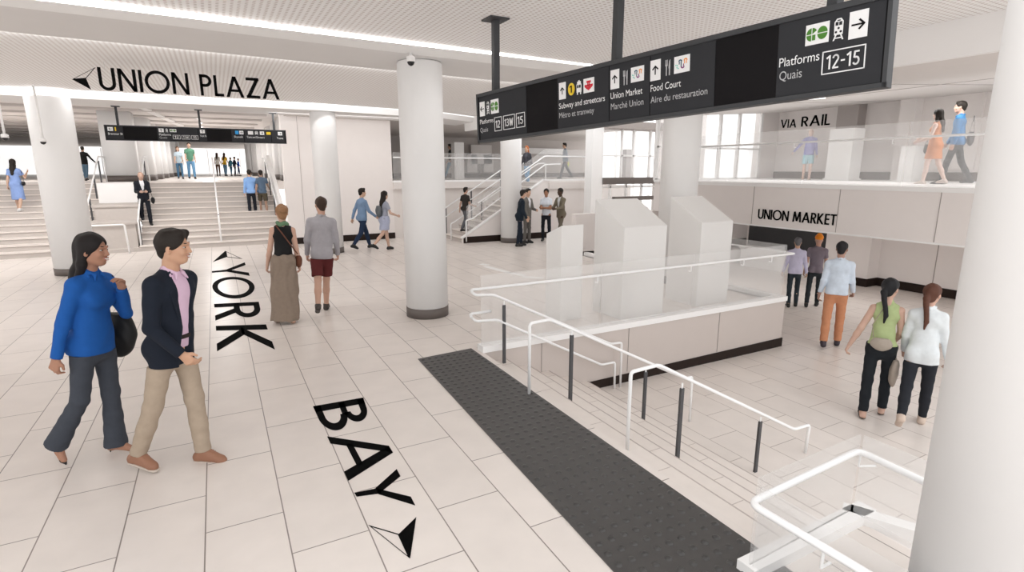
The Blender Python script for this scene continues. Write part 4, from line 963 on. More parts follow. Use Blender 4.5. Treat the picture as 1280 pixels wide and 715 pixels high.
for a, b in ((.045, .881), (1.355, 2.015), (2.025, 2.462), (2.472, 3.063), (3.54, 4.185)): S1.rect('panel', a, b, .034, .522, M_panel, .010)
S1.arrow(.057, .153, .300, .462, 180); S1.train(.19, .243, .310, .450); S1.go(.27, .411, .305, .460)
S1.text('Platforms', .058, .311, .212, .050, M_sw); S1.text('Quais', .058, .206, .118, .050, M_sg)
for a, b, s_ in ((.326, .458, '12'), (.487, .688, '13W'), (.71, .855, '15')): S1.frame(a, b, .105, .260, .007, M_sw, .013); S1.digits(s_, a + .026, b - .028, .140, .082, M_sw)
S1.arrow(1.378, 1.471, .310, .470, 90); p = S1.poly('line_number_disc', [S1.circ(1.547, .388, .058, .044)], M_ye, .014); S1.digits('1', 1.528, 1.560, .355, .066, M_face, .019, p)
w0 = S1.poly('streetcar_symbol', [rc(1.617, .345, 1.680, .42), rc(1.625, .42, 1.672, .445), rc(1.640, .445, 1.657, .455), rc(1.622, .325, 1.635, .345), rc(1.662, .325, 1.675, .345)], M_sw, .014); S1.poly('streetcar_window', [rc(1.625, .385, 1.645, .412), rc(1.652, .385, 1.672, .412)], M_panel, .0165, w0)
S1.ttc(1.707, 1.841, .325, .455); S1.text('Subway and streetcars', 1.379, 1.974, .222, .052, M_sw); S1.text('M\u00e9tro et tramway', 1.381, 1.842, .132, .052, M_sg)
S1.arrow(2.037, 2.136, .310, .475, 90); S1.fork(2.182, 2.235, .325, .448); S1.squiggle(2.266, 2.404, .333, .458); S1.text('Union Market', 2.041, 2.392, .226, .054, M_sw); S1.text('March\u00e9 Union', 2.045, 2.405, .132, .054, M_sg)
S1.arrow(2.470, 2.571, .312, .477, 90); S1.fork(2.618, 2.670, .332, .456); S1.squiggle(2.702, 2.845, .333, .463); S1.text('Food Court', 2.477, 2.771, .226, .054, M_sw); S1.text('Aire du restauration', 2.479, 3.009, .132, .052, M_sg)
S1.go(3.722, 3.868, .338, .468); S1.train(3.893, 3.957, .335, .468); S1.arrow(3.985, 4.092, .324, .488, 0)
S1.text('Platforms', 3.556, 3.820, .232, .058, M_sw); S1.text('Quais', 3.562, 3.713, .142, .058, M_sg); S1.frame(3.836, 4.092, .133, .280, .007, M_sw, .013); S1.digits('12-15', 3.866, 4.062, .162, .088, M_sw)
q0, q1 = atY(132.5, 175, 16.6), atY(358.5, 180.5, 16.6); q0.z = 2.985; q1.z = 2.985; L2 = (q1 - q0).length
S2 = hang_sign('wide dark hanging direction sign over the hall stairs, farther away', q0, q1, .36, .07, L2, (.28, 2.02, 3.78), 3.79, .05)
k = L2 / 226.
U = lambda px: (px - 132.5) * k
for a, b in ((134, 153), (192, 241), (242, 252), (284, 300), (301, 337), (338, 356)): S2.rect('panel', U(a), U(b), .03, .33, M_panel, .010)
S2.arrow(U(136), U(142), .22, .31, 180); S2.poly('walker_symbol', [rc(U(144), .22, U(145.5), .31)], M_ye, .014); S2.text('Bremner Bl', U(136), U(152), .13, .05, M_sw)
S2.arrow(U(194), U(200), .22, .31, 90); S2.train(U(202), U(205), .22, .31); S2.go(U(207), U(215), .23, .305); S2.text('Platforms', U(194), U(208), .14, .05, M_sw); S2.text('Quais', U(194), U(203), .07, .045, M_sg)
for a, b, s_ in ((210, 219, '12'), (220.5, 231, '13W'), (232.5, 241, '15')): S2.frame(U(a), U(b), .06, .16, .008, M_sw, .013); S2.digits(s_, U(a + 2), U(b - 2), .08, .06, M_sw)
S2.arrow(U(244), U(250), .22, .31, 90); S2.text('York St', U(243.5), U(251.5), .13, .05, M_sw)
S2.rect('blue_plate', U(289), U(293.5), .22, .31, M_sky2, .013); S2.arrow(U(294.5), U(300), .22, .31, 0); S2.text('Skywalk', U(287), U(299), .13, .05, M_sw)
S2.rect('symbol_plate', U(306), U(313), .22, .31, M_sw, .013); S2.train(U(315), U(320), .22, .31); S2.arrow(U(322), U(328), .22, .31, 0); S2.text('Taxis and Elevators', U(304), U(328), .13, .05, M_sw)
S2.rect('yellow_plate', U(331), U(337), .23, .30, M_ye, .013); S2.arrow(U(347), U(353), .22, .31, 0); S2.text('Trains', U(345), U(354), .12, .05, M_sw)
# ------------------------------------------------------------------ frosted totems behind the glass guard
def totem(pts, zf, zb_, label):
    (xl, yl), (xf, yf), (xr, yr) = pts
    bm = bmesh.new(); P = [(xf, yf), (xr, yr), (xr + xl - xf, yr + yl - yf), (xl, yl)]; Zt = [zf, zf, zb_, zb_]
    v0 = [bm.verts.new((a[0], a[1], 0.002)) for a in P]; v1 = [bm.verts.new((a[0], a[1], z)) for a, z in zip(P, Zt)]
    bm.faces.new(v0[::-1]); bm.faces.new(v1)
    for i in range(4): bm.faces.new((v0[i], v0[(i + 1) % 4], v1[(i + 1) % 4], v1[i]))
    bmesh.ops.bevel(bm, geom=[e for e in bm.edges], offset=.004, segments=2, affect='EDGES')
    o = obj('frosted_totem', bm, M_totem); tag(o, label, 'totem', 'frosted totems behind the glass guard')
totem([(4.42, 7.12), (4.47, 6.77), (4.88, 6.79)], 1.48, 1.33, 'small frosted white totem, narrowest, left of the two tall ones')
totem([(5.32, 7.1), (5.36, 6.41), (6.19, 6.38)], 1.44, 1.83, 'tall frosted white totem with sloped top, middle of the three')
totem([(7.01, 7.18), (7.03, 6.46), (7.78, 6.46)], 1.43, 1.83, 'tall frosted white totem with sloped top, right one near the column')
# pale boxes on the balcony
for (x, y0, y1, z1, lb) in ((14.9, 8.8, 9.45, 3.36, 'tall pale box standing on the balcony beside the grey pillar'), (14.9, 7.28, 7.6, 2.85, 'slim pale box standing on the balcony left of the couple')):
    bm = bmesh.new(); box(bm, x, x + .5, y0, y1, UP, z1); box(bm, x - .03, x + .53, y0 - .03, y1 + .03, UP + .021, UP + .08); tag(obj('display_box', bm, M_totem), lb, 'box')
# ------------------------------------------------------------------ glass guards with white rails
def pane(t, a, b, z0, z1):
    bm = bmesh.new(); a, b = Vector((*a, (z0 + z1) / 2)), Vector((*b, (z0 + z1) / 2)); beam(bm, a, b, .012, z1 - z0); return obj('glass_pane', bm, M_glass, t)
def rail(t, pts, r=.021, nm='handrail', f=.05):
    bm = bmesh.new(); tube(bm, fillet(pts, f), r); return obj(nm, bm, M_rail, t, True)
t = thing('glass_guard', 'glass guard with white handrail on the white kerb in front of the frosted totems', 'railing', (0, 0, 0))
for a, b in ((2.82, 4.7), (4.72, 6.5), (6.52, 8.76)): pane(t, (a, 6.09), (b, 6.09), .085, 1.0)
for a, b in ((6.12, 7.8), (7.82, 9.6)): pane(t, (8.74, a), (8.74, b), .085, 1.0)
rail(t, [(2.95, 6.08, .52), (2.66, 6.08, .52), (2.64, 5.98, .50)], .018)
rail(t, [(2.64, 5.95, .83), (2.66, 6.03, .84), (8.9, 6.03, .84), (8.9, 9.6, .84)], .018, f=.03)
bm = bmesh.new()
bm.free()
def brk(t, *pts):
    b2 = bmesh.new(); tube(b2, pts, .008, 8); obj('bracket', b2, M_rail, t)
for x in (4.6, 6.4, 7.6, 8.3): brk(t, (x, 6.08, .74), (x, 6.03, .74), (x, 6.03, .82))
for y in (6.6, 8.4): brk(t, (8.74, y, .74), (8.9, y, .74), (8.9, y, .82))
t = thing('glass_guard', 'glass guard with thick white handrail at the bottom right, around the near column', 'railing', (0, 0, 0))
g = [(2.50, 1.76), (3.52, 1.79)]; z1 = .62
pane(t, g[0], g[1], .07, z1); pane(t, (3.53, 1.77), (3.53, .6), .07, z1); pane(t, (2.50, 1.74), (2.50, .6), .0, z1 - .04)
R0 = [atZ(1082, 716, .5), atZ(937, 629, .5), atZ(1073, 563, .5), atZ(1180, 614, .5)]
R0[0] = R0[1] + (R0[0] - R0[1]) * 1.8
rail(t, R0, .021, f=.07)
p1 = R0[1] + (R0[0] - R0[1]) * .38; brk(t, p1, p1 + Vector((0, 0, -.11)), p1 + Vector((.07, 0, -.11))); p2 = R0[2] + Vector((-.01, -.02, 0)); brk(t, p2, p2 + Vector((0, 0, -.10)), p2 + Vector((.10, -.05, -.10)))
# balcony guard
t = thing('glass_guard', 'long glass guard with white handrail along the balcony edge', 'railing', (0, 0, 0))
for k_ in range(5): pane(t, (BX + .04, 1.6 + k_ * 1.9), (BX + .04, 3.48 + k_ * 1.9), UP + .02, UP + 1.12)
pane(t, (BX + .04, 11.15), (13.5, 11.18), UP + .02, UP + 1.12)
rail(t, [(BX - .03, 1.6, UP + .86), (BX - .03, 11.2, UP + .86)], .019)
for y in (5.6, 7.5, 9.5): brk(t, (BX + .03, y, UP + .76), (BX - .03, y, UP + .76), (BX - .03, y, UP + .85))
# gallery guard
t = thing('glass_guard', 'glass guard with white handrail along the far gallery, left of the stair column', 'railing', (0, 0, 0))
for a, b in ((5.24, 7.5), (7.52, 9.85)): pane(t, (a, 18.1), (b, 18.1), 1.93, 2.85)
rail(t, [(5.24, 18.05, 2.68), (9.9, 18.05, 2.68)], .024)
t = thing('glass_guard', 'glass guard with white handrail at the gallery stair head, behind the group of four', 'railing', (0, 0, 0))
bm = bmesh.new(); prism(bm, [(6.9, .35), (9.75, 1.97), (11.4, 1.97), (11.4, 2.95), (9.75, 2.95), (6.9, 1.15)], 1, 15.90, 15.912); obj('glass_pane', bm, M_glass, t)
rail(t, [(6.85, 15.84, .05), (6.85, 15.84, .72), (7.1, 15.84, .78), (9.75, 15.84, 2.45), (10.35, 15.84, 2.47)], .022)
rail(t, [(7.3, 15.88, 1.25), (9.75, 15.88, 2.72), (11.4, 15.88, 2.72)], .024)
t = thing('stair_handrail', 'white handrail with dark posts on the far side of the gallery stair', 'railing', (0, 0, 0))
sl = 1.87 / 3.15; zr = lambda x, h: max(0, (x - 6.75) * sl) + h
rail(t, [(6.75, 17.42, 1.0), (10.0, 17.42, 2.92)], .022); rail(t, [(6.75, 17.42, .70), (10.0, 17.42, 2.62)], .018)
for x in (6.8, 7.75, 8.9): obj('post', bxm(x - .02, x + .02, 17.41, 17.45, zr(x, 0), zr(x, .98)), M_post, t)
t = thing('stair_handrail', 'white handrail with dark posts in the middle of the gallery stair', 'railing', (0, 0, 0))
rail(t, [(6.68, 16.7, 0), (6.68, 16.7, .55), (6.8, 16.7, .60), (10.0, 16.7, 2.5), (10.3, 16.7, 2.5), (10.3, 16.7, 1.87)], .018)
for x in (7.8, 8.9): obj('post', bxm(x - .02, x + .02, 16.68, 16.72, zr(x, 0), zr(x, .62)), M_post, t)
# ------------------------------------------------------------------ the three handrails of the wide stair
def stair_rail(label, segs, posts):
    t = thing('stair_handrail', label, 'railing', (0, 0, 0), 0, 'handrails of the wide stair')
    for s_ in segs: rail(t, s_, .0165, f=.04)
    for x, y, z0, z1 in posts:
        p = obj('post', bxm(x - .019, x + .019, y - .012, y + .012, z0, z1), M_post, t)
        bm = bmesh.new(); tube(bm, [(x, y, z1), (x, y, z1 + .05)], .008, 8); obj('bracket', bm, M_rail, p)
stz = lambda x: -RI * (int((x - SX) / TR) + 1) if x > SX else 0
stair_rail('white two-bar handrail against the platform wall, farthest of the wide stair',
    [[(2.64, 5.97, .83), (2.66, 5.9, .80), (2.90, 5.9, .78), (4.77, 5.9, -.15), (4.97, 5.9, -.16), (4.98, 5.9, LOW)], [(2.64, 5.97, .50), (2.66, 5.9, .47), (2.95, 5.9, .45), (4.62, 5.9, -.44), (4.86, 5.9, -.44), (4.87, 5.9, LOW)]],
    [(3.05, 5.9, stz(3.05), .63)])
yA = 4.6; stair_rail('white handrail with two dark posts in the middle of the wide stair', [[(2.67, yA, 0), (2.67, yA, .77), (2.91, yA, .78), (4.92, yA, -.25), (5.03, yA, -.24), (5.04, yA, LOW)]], [(3.19, yA, stz(3.19), .57), (4.26, yA, LOW + RI, -.04 + .0)])
yB = 3.4; stair_rail('white handrail with two dark posts, nearest of the wide stair', [[(2.98, yB, -RI), (2.98, yB, .60), (3.29, yB, .61), (5.35, yB, -.50), (5.62, yB, -.51), (5.60, yB, LOW)]], [(3.60, yB, stz(3.60), .33), (4.76, yB, LOW, -.27)])
# ------------------------------------------------------------------ rails of the hall stairs
t = thing('stair_handrail', 'single white handrail running up the middle of the hall stairs', 'railing', (0, 0, 0))
sl = HALL / 3.96
rail(t, [(-.01, 18.7, 0), (-.01, 18.75, .9), (-.01, 22.6, HALL + .85), (-.01, 22.9, HALL + .85), (-.01, 22.9, HALL)], .025)
for y in (18.8, 20.2, 21.6): obj('post', bxm(-.025, .005, y - .015, y + .015, max(0, (y - 18.6) * sl), (y - 18.6) * sl + .87), M_rail if y > 19 else M_post, t)
for x, lb in ((-2.05, 'white handrail with dark posts on the right side of the stair island'), (1.70, 'white handrail with dark glass posts on the wall side of the hall stairs'), (-3.3, 'white handrail with dark posts on the left side of the stair island')):
    t = thing('stair_handrail', lb, 'railing', (0, 0, 0))
    rail(t, [(x, 18.7, 0), (x, 18.75, .85), (x, 22.6, HALL + .85), (x, 23.6, HALL + .85), (x, 23.6, HALL)], .022)
    for y in (18.9, 20.1, 21.3, 22.5):
        z0 = max(0, (y - 18.6) * sl) + .12
        obj('dark_post', bxm(x - .02, x + .02, y - .03, y + .03, z0 - .12, z0 + .62), M_post, t)
t = thing('guard_loop', 'white tubular guard rail in front of the stair island', 'railing', (0, 0, 0)); rail(t, [(-3.6, 18.35, 0), (-3.6, 18.35, .80), (-2.33, 18.35, .80), (-2.30, 18.35, 0)], .024)
# ------------------------------------------------------------------ security cameras
def dome(p, rod, label):
    t = thing('security_camera', label, 'camera', p)
    bm = bmesh.new(); tube(bm, [(0, 0, .05), (0, 0, rod)], .018 if rod < .3 else .022, 10); obj('rod', bm, M_white, t, True)
    bm = bmesh.new(); lathe(bm, [(.035, .075), (.06, .06), (.062, .0), (.055, -.002)], 0, 0, 24); obj('housing', bm, M_white, t, True)
    bm = bmesh.new(); lathe(bm, [(.008, -.055), (.034, -.042), (.048, -.018), (.050, -.001)], 0, 0, 24); obj('dome', bm, mat('smoked dome', (.02, .02, .022), .15), t, True)
dome((2.52, 7.62, 3.735), .11, 'small white dome camera under the near beam, above the thick column')
p = atY(54.5, 181, 14.6); dome((p.x, 14.6, p.z + .06), 3.95 - p.z - .07, 'white dome camera on a long rod in front of the left column')
p = atY(7, 176, 14.6); dome((p.x, 14.6, p.z + .06), 3.95 - p.z - .07, 'white dome camera on a long rod at the far left edge')
# boards on the gallery rear wall
P_ = [atY(650, 186, 26.3), atY(706, 192, 26.3)]
tag(obj('wall_board', bxm(P_[0].x, P_[1].x, 26.26, 26.32, P_[0].z - .25, P_[0].z + .05), M_white), 'long pale notice board on the far gallery wall', 'board')
for a, b, c, d_, lb in ((588, 614, 181, 205, 'tall pale board on the far gallery wall, upper one between pillars'), (583, 596, 193, 215, 'lower left pale board on the far gallery wall'), (604, 616, 193, 215, 'lower right pale board on the far gallery wall')):
    A, B = atY(a, c, 26.2), atY(b, d_, 26.2); tag(obj('wall_board', bxm(A.x, B.x, 26.12, 26.2, B.z, A.z), mat('pale board', (.82, .78, .75), .6)), lb, 'board')
# ================================================================== PEOPLE
navy = (.010, .014, .024)
def P(*a, **k): return person(*a, **k)
man = P('person in a navy blazer, pink shirt and beige trousers walking right', (-.49, 4.72, 0), 128, 1.88, res=.0065, legL=(11, 3), legR=(-11, 9), footR=6, armL=(-12, 6, 10, 0), armR=(4, 10, 40, 24), headyaw=-20, headroll=3,
        top='jacket', hem=.80, top_col=navy, inner_col=(.66, .47, .60), bottom='trousers', bot_col=(.40, .32, .245), shoe_col=(.30, .15, .095), hair='short', face=1, belt=(.02, .012, .01), skin=(.56, .33, .22), leg_w=.95)
wom = P('person walking right in a bright blue blouse and grey wide trousers, long dark hair', (-1.04, 5.12, 0), 124, 1.80, fem=True, res=.0065, legL=(4, 2), legR=(-6, 24), footR=48, armR=(-12, 11, 6, 0), armL=(22, 12, 142, 36), headyaw=-12,
        top='vneck', hem=.86, top_col=(.012, .095, .36), bottom='wide', bot_col=(.055, .062, .078), shoes='heel', shoe_col=(.02, .02, .022), hair='long', face=1, skin=(.40, .21, .14), leg_w=.95, hair_col=(.012, .009, .009))
bw = P('person from behind in a black tank top, long brown skirt and green scarf', (.74, 8.74, 0), 2, 1.78, fem=True, res=.010, top='tank', sleeve='none', top_col=(.015, .015, .016), bottom='maxi', bot_col=(.27, .21, .165), hair='bun', hair_col=(.30, .16, .08),
       armR=(0, 9, 10, 0), armL=(2, 9, 10, 0), hem=1.0, scarf_col=(.14, .24, .14), skirt_w=.20, shoes='sandal', shoe_col=(.35, .2, .12), headyaw=-6, skin=(.60, .38, .29), footR=0, legL=(3, 3), legR=(-4, 4))
bmn = P('person seen from behind in a loose grey shirt and maroon shorts', (1.36, 9.15, 0), 12, 1.87, res=.010, legL=(-20, 18), footL=28, legR=(10, 4), spread=-.10, top='loose', sleeve='long', top_col=(.40, .385, .41), bottom='shorts', bot_col=(.11, .022, .022),
        hair='crop', hair_col=(.05, .03, .02), shoe_col=(.06, .05, .045), armL=(-2, 10, 25, 8), armR=(4, 11, 22, 8), headyaw=-22, skin=(.58, .36, .27), hem=.84)
P('person striding left in a light denim shirt and dark jeans near the plain wall', (3.68, 16.1, 0), 70, 1.80, res=.014, legL=(22, 8), legR=(-18, 22), footR=20, armL=(-25, 10, 12, 0), armR=(20, 8, 30, 0), top='shirt', top_col=(.20, .30, .45), bottom='slim', bot_col=(.02, .035, .075), hair='short', headyaw=15, leg_w=1.05)
w3 = P('person in a grey top and short pale skirt walking near the thick column', (4.17, 15.5, 0), 75, 1.70, fem=True, res=.014, legL=(14, 6), legR=(-20, 25), footR=25, armL=(5, 8, 15, 0), armR=(20, 8, 50, 10), top='tee', sleeve='short', top_col=(.33, .35, .42), bottom='mini', bot_col=(.42, .45, .58), hair='long', skin=(.60, .40, .31), skirt_w=.17, hem=.95)
P('person in a light blue dress climbing the left stairs with a small black bag', (-5.06, 20.8, 1.085), 12, 1.50, fem=True, res=.016, top='shirt', sleeve='short', bottom='dress', hem=.42, skirt_w=.19, top_col=(.25, .36, .66), hair='long', armR=(30, 15, 110, 10), legL=(12, 10), legR=(-8, 20), shoe_col=(.7, .7, .7), skin=(.6, .4, .3))
P('person in a black jacket going down the escalator beyond the left stairs', (-4.33, 26.5, HALL), 10, 1.30, res=.018, top='jacket', hem=.85, top_col=(.015, .014, .014), inner_col=(.02, .02, .02), bottom='slim', bot_col=(.10, .17, .24), armL=(10, 30, 20, 0), armR=(10, 30, 20, 0), hair='crop')
P('person with red sleeve leaning past the left column, mostly hidden by it', (-4.72, 26.5, HALL), 10, 1.22, res=.018, top='shirt', top_col=(.03, .03, .04), bottom='slim', bot_col=(.02, .02, .03), hair='short', armL=(30, 10, 60, 0))
biz = P('bald person in a black suit descending the hall stairs looking at their hands', (-1.96, 20.0, .62), 170, 1.62, res=.012, top='suit', hem=.82, top_col=(.012, .014, .020), inner_col=(.72, .72, .74), bottom='trousers', bot_col=(.012, .014, .02), leg_w=.95, hair='fringe', hair_col=(.25, .2, .17), headpitch=-24,
        armL=(15, 6, 75, 28), armR=(15, 6, 75, 28), legL=(14, 14), legR=(-8, 12), skin=(.55, .36, .28))
P('person in a pale top and jeans at the stair head, left of the green shirt', (-1.38, 30, HALL), 175, 1.46, fem=True, res=.018, top='tee', sleeve='short', top_col=(.55, .66, .74), bottom='slim', bot_col=(.09, .20, .33), hair='longl', hair_col=(.10, .05, .03), legL=(8, 4), legR=(-6, 8), skin=(.6, .4, .3))
P('person in a green t-shirt and blue jeans at the head of the stairs', (-.90, 29.5, HALL), 170, 1.63, res=.018, top='tee', sleeve='short', top_col=(.10, .24, .16), bottom='slim', bot_col=(.12, .26, .42), hair='short', leg_w=1.1, legL=(10, 6), legR=(-8, 10), skin=(.58, .37, .28))
for i, (x, lb, tc_, bc_, h_) in enumerate(((.27, 'person in a white top and brown trousers far down the hall, leftmost of that group', (.70, .66, .60), (.10, .05, .03), 1.5), (.70, 'person in a yellow and orange top and jeans far down the hall', (.72, .42, .04), (.12, .25, .38), 1.5),
        (1.04, 'person in a teal top far down the hall, third of that group', (.05, .18, .25), (.04, .12, .2), 1.22), (1.28, 'person in dark clothes far down the hall, between teal and blue', (.03, .03, .05), (.02, .02, .04), 1.26), (1.50, 'person in a bright blue jacket far down the hall, rightmost of that group', (.01, .10, .55), (.01, .03, .10), 1.15))):
    P(lb, (x, 42, HALL), 10 + i * 20, h_, fem=i < 2, res=.028, top='tee', sleeve='long' if i > 1 else 'short', top_col=tc_, bottom='slim', bot_col=bc_, hair='long' if i < 2 else 'short', hair_col=(.05, .025, .015) if i < 2 else (.02, .015, .012), legL=(6, 4), legR=(-6, 6), group='small figures far down the hall')
P('person climbing the hall stairs in a light blue shirt and black trousers', (1.03, 20.5, .775), 2, 1.52, res=.014, top='shirt', top_col=(.26, .45, .80), bottom='trousers', leg_w=.95, bot_col=(.02, .022, .03), hair='crop', legL=(-8, 6), legR=(14, 22))
P('person climbing the hall stairs in a grey blue t-shirt and olive shorts', (1.38, 20.5, .775), 2, 1.50, res=.014, top='tee', sleeve='short', top_col=(.10, .15, .22), bottom='shorts', bot_col=(.09, .075, .05), hair='crop', legL=(18, 25), legR=(-6, 6), armR=(40, 12, 20, 0), skin=(.42, .27, .2))
P('person in a black t-shirt and jeans walking left on the far gallery', (9.87, 24.5, 1.87), -60, 1.62, res=.018, top='tee', sleeve='short', top_col=(.012, .012, .014), bottom='slim', bot_col=(.08, .24, .36), hair='short', legL=(22, 4), legR=(-22, 12), leg_w=1.15)
P('person with red hair in a grey jacket at the top of the gallery stair', (9.75, 17.05, 1.70), -120, 1.40, fem=True, res=.016, top='jacket', hem=.9, top_col=(.06, .06, .07), inner_col=(.1, .1, .12), bottom='slim', bot_col=(.10, .28, .48), hair='longl', hair_col=(.50, .16, .06), legL=(12, 15), legR=(-10, 15))
P('person in a grey blue shirt with a bright yellow bag on the gallery', (14.17, 21.3, 1.87), -70, 1.62, res=.018, top='shirt', top_col=(.18, .24, .32), bottom='trousers', bot_col=(.04, .05, .07), hair='short', legL=(20, 6), legR=(-20, 15), armR=(-10, 8, 5, 0))
P('person in a black t-shirt climbing the gallery stair', (7.05, 16.35, .31), 70, 1.44, res=.016, top='tee', sleeve='short', top_col=(.03, .025, .022), bottom='trousers', bot_col=(.10, .10, .11), hair='short', legL=(20, 25), legR=(-12, 18), armR=(10, 8, 60, 0), skin=(.52, .33, .25))
grp = 'group of four talking beside the gallery stair column'
P('person in a dark navy suit leaning, leftmost of the four talking', (8.02, 14.45, 0), 110, 1.70, res=.014, top='suit', hem=.80, top_col=(.012, .020, .032), inner_col=(.45, .55, .65), bottom='trousers', bot_col=(.012, .018, .03), leg_w=.9, hair='short', lean=8, legL=(6, 4), legR=(-4, 4), armR=(4, 8, 20, 0), group=grp, headyaw=-20)
P('person in a grey suit and tie with crossed feet, second of the four talking', (8.56, 14.95, 0), 160, 1.70, res=.014, top='suit', hem=.80, top_col=(.16, .15, .135), inner_col=(.72, .72, .74), bottom='trousers', bot_col=(.14, .13, .12), leg_w=.9, hair='short', lean=2, legL=(4, 4), legR=(-2, 2), spread=-.06, armL=(12, 8, 70, 30), group=grp, headyaw=15)
P('person in a white blouse and black trousers with folded arms, third of the four talking', (9.20, 14.85, 0), -140, 1.70, fem=True, res=.014, top='vneck', sleeve='short', top_col=(.66, .70, .76), bottom='trousers', bot_col=(.012, .014, .02), leg_w=.85, hair='bun', hem=.9, legL=(10, 4), legR=(-12, 4), spread=.05, armL=(25, 5, 85, 75), armR=(25, 5, 80, 75), skin=(.35, .18, .11), group=grp)
P('person in an olive grey suit seen from the side, rightmost of the four talking', (9.72, 14.8, 0), -100, 1.72, res=.014, top='suit', hem=.80, top_col=(.17, .145, .105), inner_col=(.6, .6, .6), bottom='trousers', bot_col=(.15, .13, .10), leg_w=.9, hair='crop', skin=(.08, .045, .03), armL=(25, 8, 60, 20), armR=(25, 8, 60, 20), group=grp)
P('person in a lavender sweater and pale blue shorts walking away on the balcony', (15.5, 10.4, UP), 60, 1.48, res=.015, top='loose', top_col=(.36, .36, .62), bottom='shorts', bot_col=(.42, .66, .72), hair='none', armL=(5, 38, 12, 0), armR=(0, 10, 10, 0), legL=(5, 4), legR=(-8, 8), skin=(.72, .52, .44), shoe_col=(.62, .45, .38), hem=.86)
P('person with long dark hair in an orange dress walking on the balcony', (12.95, 5.98, UP), -5, 1.50, fem=True, res=.011, top='shirt', sleeve='none', bottom='dress', hem=.62, skirt_w=.20, top_col=(.62, .24, .10), hair='long', armR=(15, 8, 70, 10), armL=(10, 8, 60, 10), legL=(10, 6), legR=(-12, 12), skin=(.74, .56, .49), shoe_col=(.7, .6, .55), headyaw=20)
P('person in a blue shirt and dark trousers beside the orange dress on the balcony', (13.35, 5.78, UP), -15, 1.66, res=.011, top='shirt', top_col=(.06, .20, .40), bottom='trousers', bot_col=(.05, .055, .06), leg_w=.9, hair='short', legL=(14, 6), legR=(-14, 14), headyaw=-10, skin=(.6, .4, .32), armL=(-5, 8, 15, 0))
P('person in a pale lavender shirt and dark trousers walking away, leftmost on the lower floor', (11.63, 7.82, LOW), 48, 1.62, res=.013, top='shirt', top_col=(.60, .58, .74), bottom='trousers', bot_col=(.03, .04, .05), leg_w=.85, hair='crop', hair_col=(.16, .16, .17), legL=(-10, 10), legR=(10, 12), armL=(0, 12, 12, 0), armR=(0, 12, 12, 0))
P('person in an orange turban and grey t-shirt walking away on the lower floor', (12.05, 7.6, LOW), 60, 1.68, res=.013, top='tee', sleeve='short', top_col=(.20, .17, .20), bottom='trousers', bot_col=(.025, .03, .035), leg_w=.85, hair='turban', hair_col=(.85, .28, .02), legL=(-10, 8), legR=(12, 10), skin=(.55, .33, .25))
P('person in a white shirt and orange trousers walking away on the lower floor', (9.60, 5.62, LOW), 58, 1.90, res=.011, top='loose', sleeve='long', top_col=(.66, .74, .84), bottom='trousers', bot_col=(.58, .26, .14), leg_w=1.0, hair='crop', hair_col=(.02, .018, .02), armL=(-8, 9, 15, 0), armR=(8, 9, 30, 0), legL=(-10, 10), legR=(8, 6), shoe_col=(.05, .04, .05), skin=(.45, .28, .22), hem=.9, headyaw=10)
l4 = P('person in a green tank top and black trousers on the lower floor', (7.27, 3.60, LOW), 60, 1.82, fem=True, res=.009, top='tank', sleeve='none', top_col=(.42, .50, .25), bottom='trousers', bot_col=(.015, .018, .022), leg_w=.92, hair='pony', hair_col=(.012, .012, .014), armL=(-14, 22, 14, 0), armR=(10, 8, 30, 20),
      legL=(-8, 4), legR=(14, 14), shoes='sandal', shoe_col=(.03, .025, .02), headyaw=30, skin=(.58, .38, .30), hem=.96)
l5 = P('person in a white shirt and black leggings with brown ponytail, lower floor', (7.44, 3.22, LOW), 66, 1.80, fem=True, res=.009, top='loose', sleeve='long', top_col=(.72, .76, .78), bottom='slim', bot_col=(.02, .022, .028), hair='pony', hair_col=(.10, .04, .025), armR=(4, 12, 12, 0), armL=(6, 10, 20, 10),
      legL=(-24, 26), footL=40, legR=(10, 4), shoe_col=(.62, .50, .42), headyaw=22, skin=(.58, .36, .28), hem=.82, tail=.02)
for o_, a in ((man['root'], 4.5), (wom['root'], 4.5), (bw['root'], 3), (bmn['root'], 3)):
    o_.rotation_mode = 'QUATERNION'; o_.rotation_quaternion = (Matrix.Rotation(R_(a), 3, 'Y') @ Matrix.Rotation(o_.rotation_euler.z, 3, 'Z')).to_quaternion()
# ------------------------------------------------------------------ what they carry
def bag_shell(name, root, c, r, m, h=.009, R=None):
    F = Field(np.array(c) - max(r) - .05, np.array(c) + max(r) + .05, h); F.ell(c, r, R, .01); F.fold(.005, 30, 26, 30, .5); F.plane(np.array(c) + V(0, 0, r[2] * .82), V(0, 0, 1)); return net_obj(name, F, m, root)
def bag(owner, name, label, c, r, col, strap_pts, strap_r=.008, flat=None, yaw=0, h=.009):
    root = thing(name, label, 'bag', tuple(owner['root'].location), -R_(owner['az'])); root.scale = owner['root'].scale
    if owner['root'].rotation_mode == 'QUATERNION': root.rotation_mode = 'QUATERNION'; root.rotation_quaternion = owner['root'].rotation_quaternion
    m = fabric('leather', col, .5, .1); bag_shell('bag_body', root, c, r, m, h, rotz(R_(yaw)))
    if strap_pts: limb_chain('strap', strap_pts, strap_r, m, root)
    return root
A_ = wom['arms']; e = A_[-1][1]; wv = A_[-1][2]; tp = wom['tp']
sh = tp(-.14, .02, 1.47)
c = tp(-.27, -.03, .93)
bag(wom, 'shoulder_bag', 'soft black leather shoulder bag hanging beside the person in the blue blouse', c, (.075, .15, .20), (.016, .016, .017), [c + V(.0, .06, .16), tp(-.19, .06, 1.25), tp(-.145, .04, 1.425), tp(-.14, -.05, 1.425), tp(-.19, -.07, 1.25), c + V(0, -.06, .16)])
tp = bw['tp']; c = tp(.21, .01, .93)
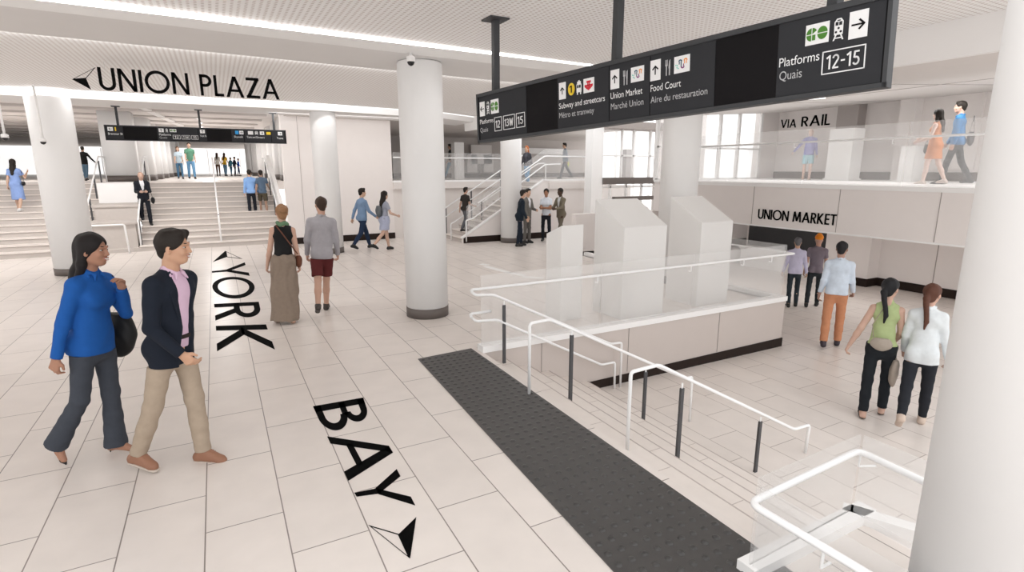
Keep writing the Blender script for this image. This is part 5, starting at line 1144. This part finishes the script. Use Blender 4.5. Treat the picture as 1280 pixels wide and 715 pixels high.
bag(bw, 'crossbody_bag', 'brown leather crossbody bag on the right hip of the black tank top wearer', c, (.05, .085, .105), (.16, .06, .035), [c + V(0, .0, .09), tp(.10, -.135, 1.18), tp(-.02, -.125, 1.36), tp(-.09, -.06, 1.46), tp(-.09, .05, 1.44)], .010)
tp = w3['tp']; c = tp(-.05, -.16, 1.18); bag(w3, 'backpack', 'grey backpack worn by the long haired person near the thick column', c, (.13, .075, .19), (.12, .13, .14), [tp(-.13, -.10, 1.35), tp(-.13, .0, 1.44), tp(-.12, .1, 1.32)], h=.014)
tp = l4['tp']; c = tp(-.02, -.17, .99); bag(l4, 'waist_bag', 'beige waist bag hanging at the back of the green tank top', c, (.115, .04, .085), (.36, .31, .26), [c + V(-.08, .02, .05), tp(-.13, -.12, 1.2), tp(-.04, -.10, 1.42), tp(.03, 0, 1.48)], .006)
h_ = l4['arms'][1][2]; c = tp(.16, .02, .62); bag(l4, 'carrier_bag', 'crumpled beige and black carrier bag held beside the green tank top', c, (.05, .09, .19), (.40, .34, .29), [c + V(0, 0, .17), h_ + V(0, .0, -.07)], .012)
tb = biz['tp']; c = tb(-.25, -.02, .82); bag(biz, 'shoulder_bag', 'black bag hanging beside the bald person in the suit', c, (.06, .12, .12), (.01, .01, .012), [c + V(0, 0, .1), tb(-.20, 0, 1.2), tb(-.14, 0, 1.45)], h=.014)
def near(label): return next(o for o in C.objects if o.get('label', '').startswith(label))
def simple_bag(owner, name, label, off, r, col, h=.014, up=.3):
    root = thing(name, label, 'bag', tuple(owner.location), owner.rotation_euler.z); root.scale = owner.scale; m = fabric('leather', col, .5, .1)
    c = V(*off); bag_shell('bag_body', root, c, r, m, h); limb_chain('strap', [c + V(0, -.04, r[2] * .7), c + V(0, 0, r[2] + up), c + V(0, .04, r[2] * .7)], .008, m, root, h)
simple_bag(near('person in a light blue dress'), 'handbag', 'small black handbag on the person in the light blue dress', (.22, -.02, .95), (.04, .10, .085), (.02, .02, .025), up=.35)
simple_bag(near('person in a grey blue shirt with'), 'carry_bag', 'bright yellow carry bag on the far gallery', (.20, -.14, .72), (.06, .13, .17), (.62, .68, .10), up=.1)
simple_bag(near('person in a blue shirt and dark'), 'messenger_bag', 'dark grey messenger bag worn by the person in the blue shirt on the balcony', (.10, -.20, .98), (.19, .06, .16), (.07, .07, .075), up=.3)
simple_bag(near('person with long dark hair in an orange'), 'clutch_bag', 'small grey clutch held by the person in the orange dress', (.12, .22, .86), (.05, .05, .13), (.10, .11, .11), up=.06)
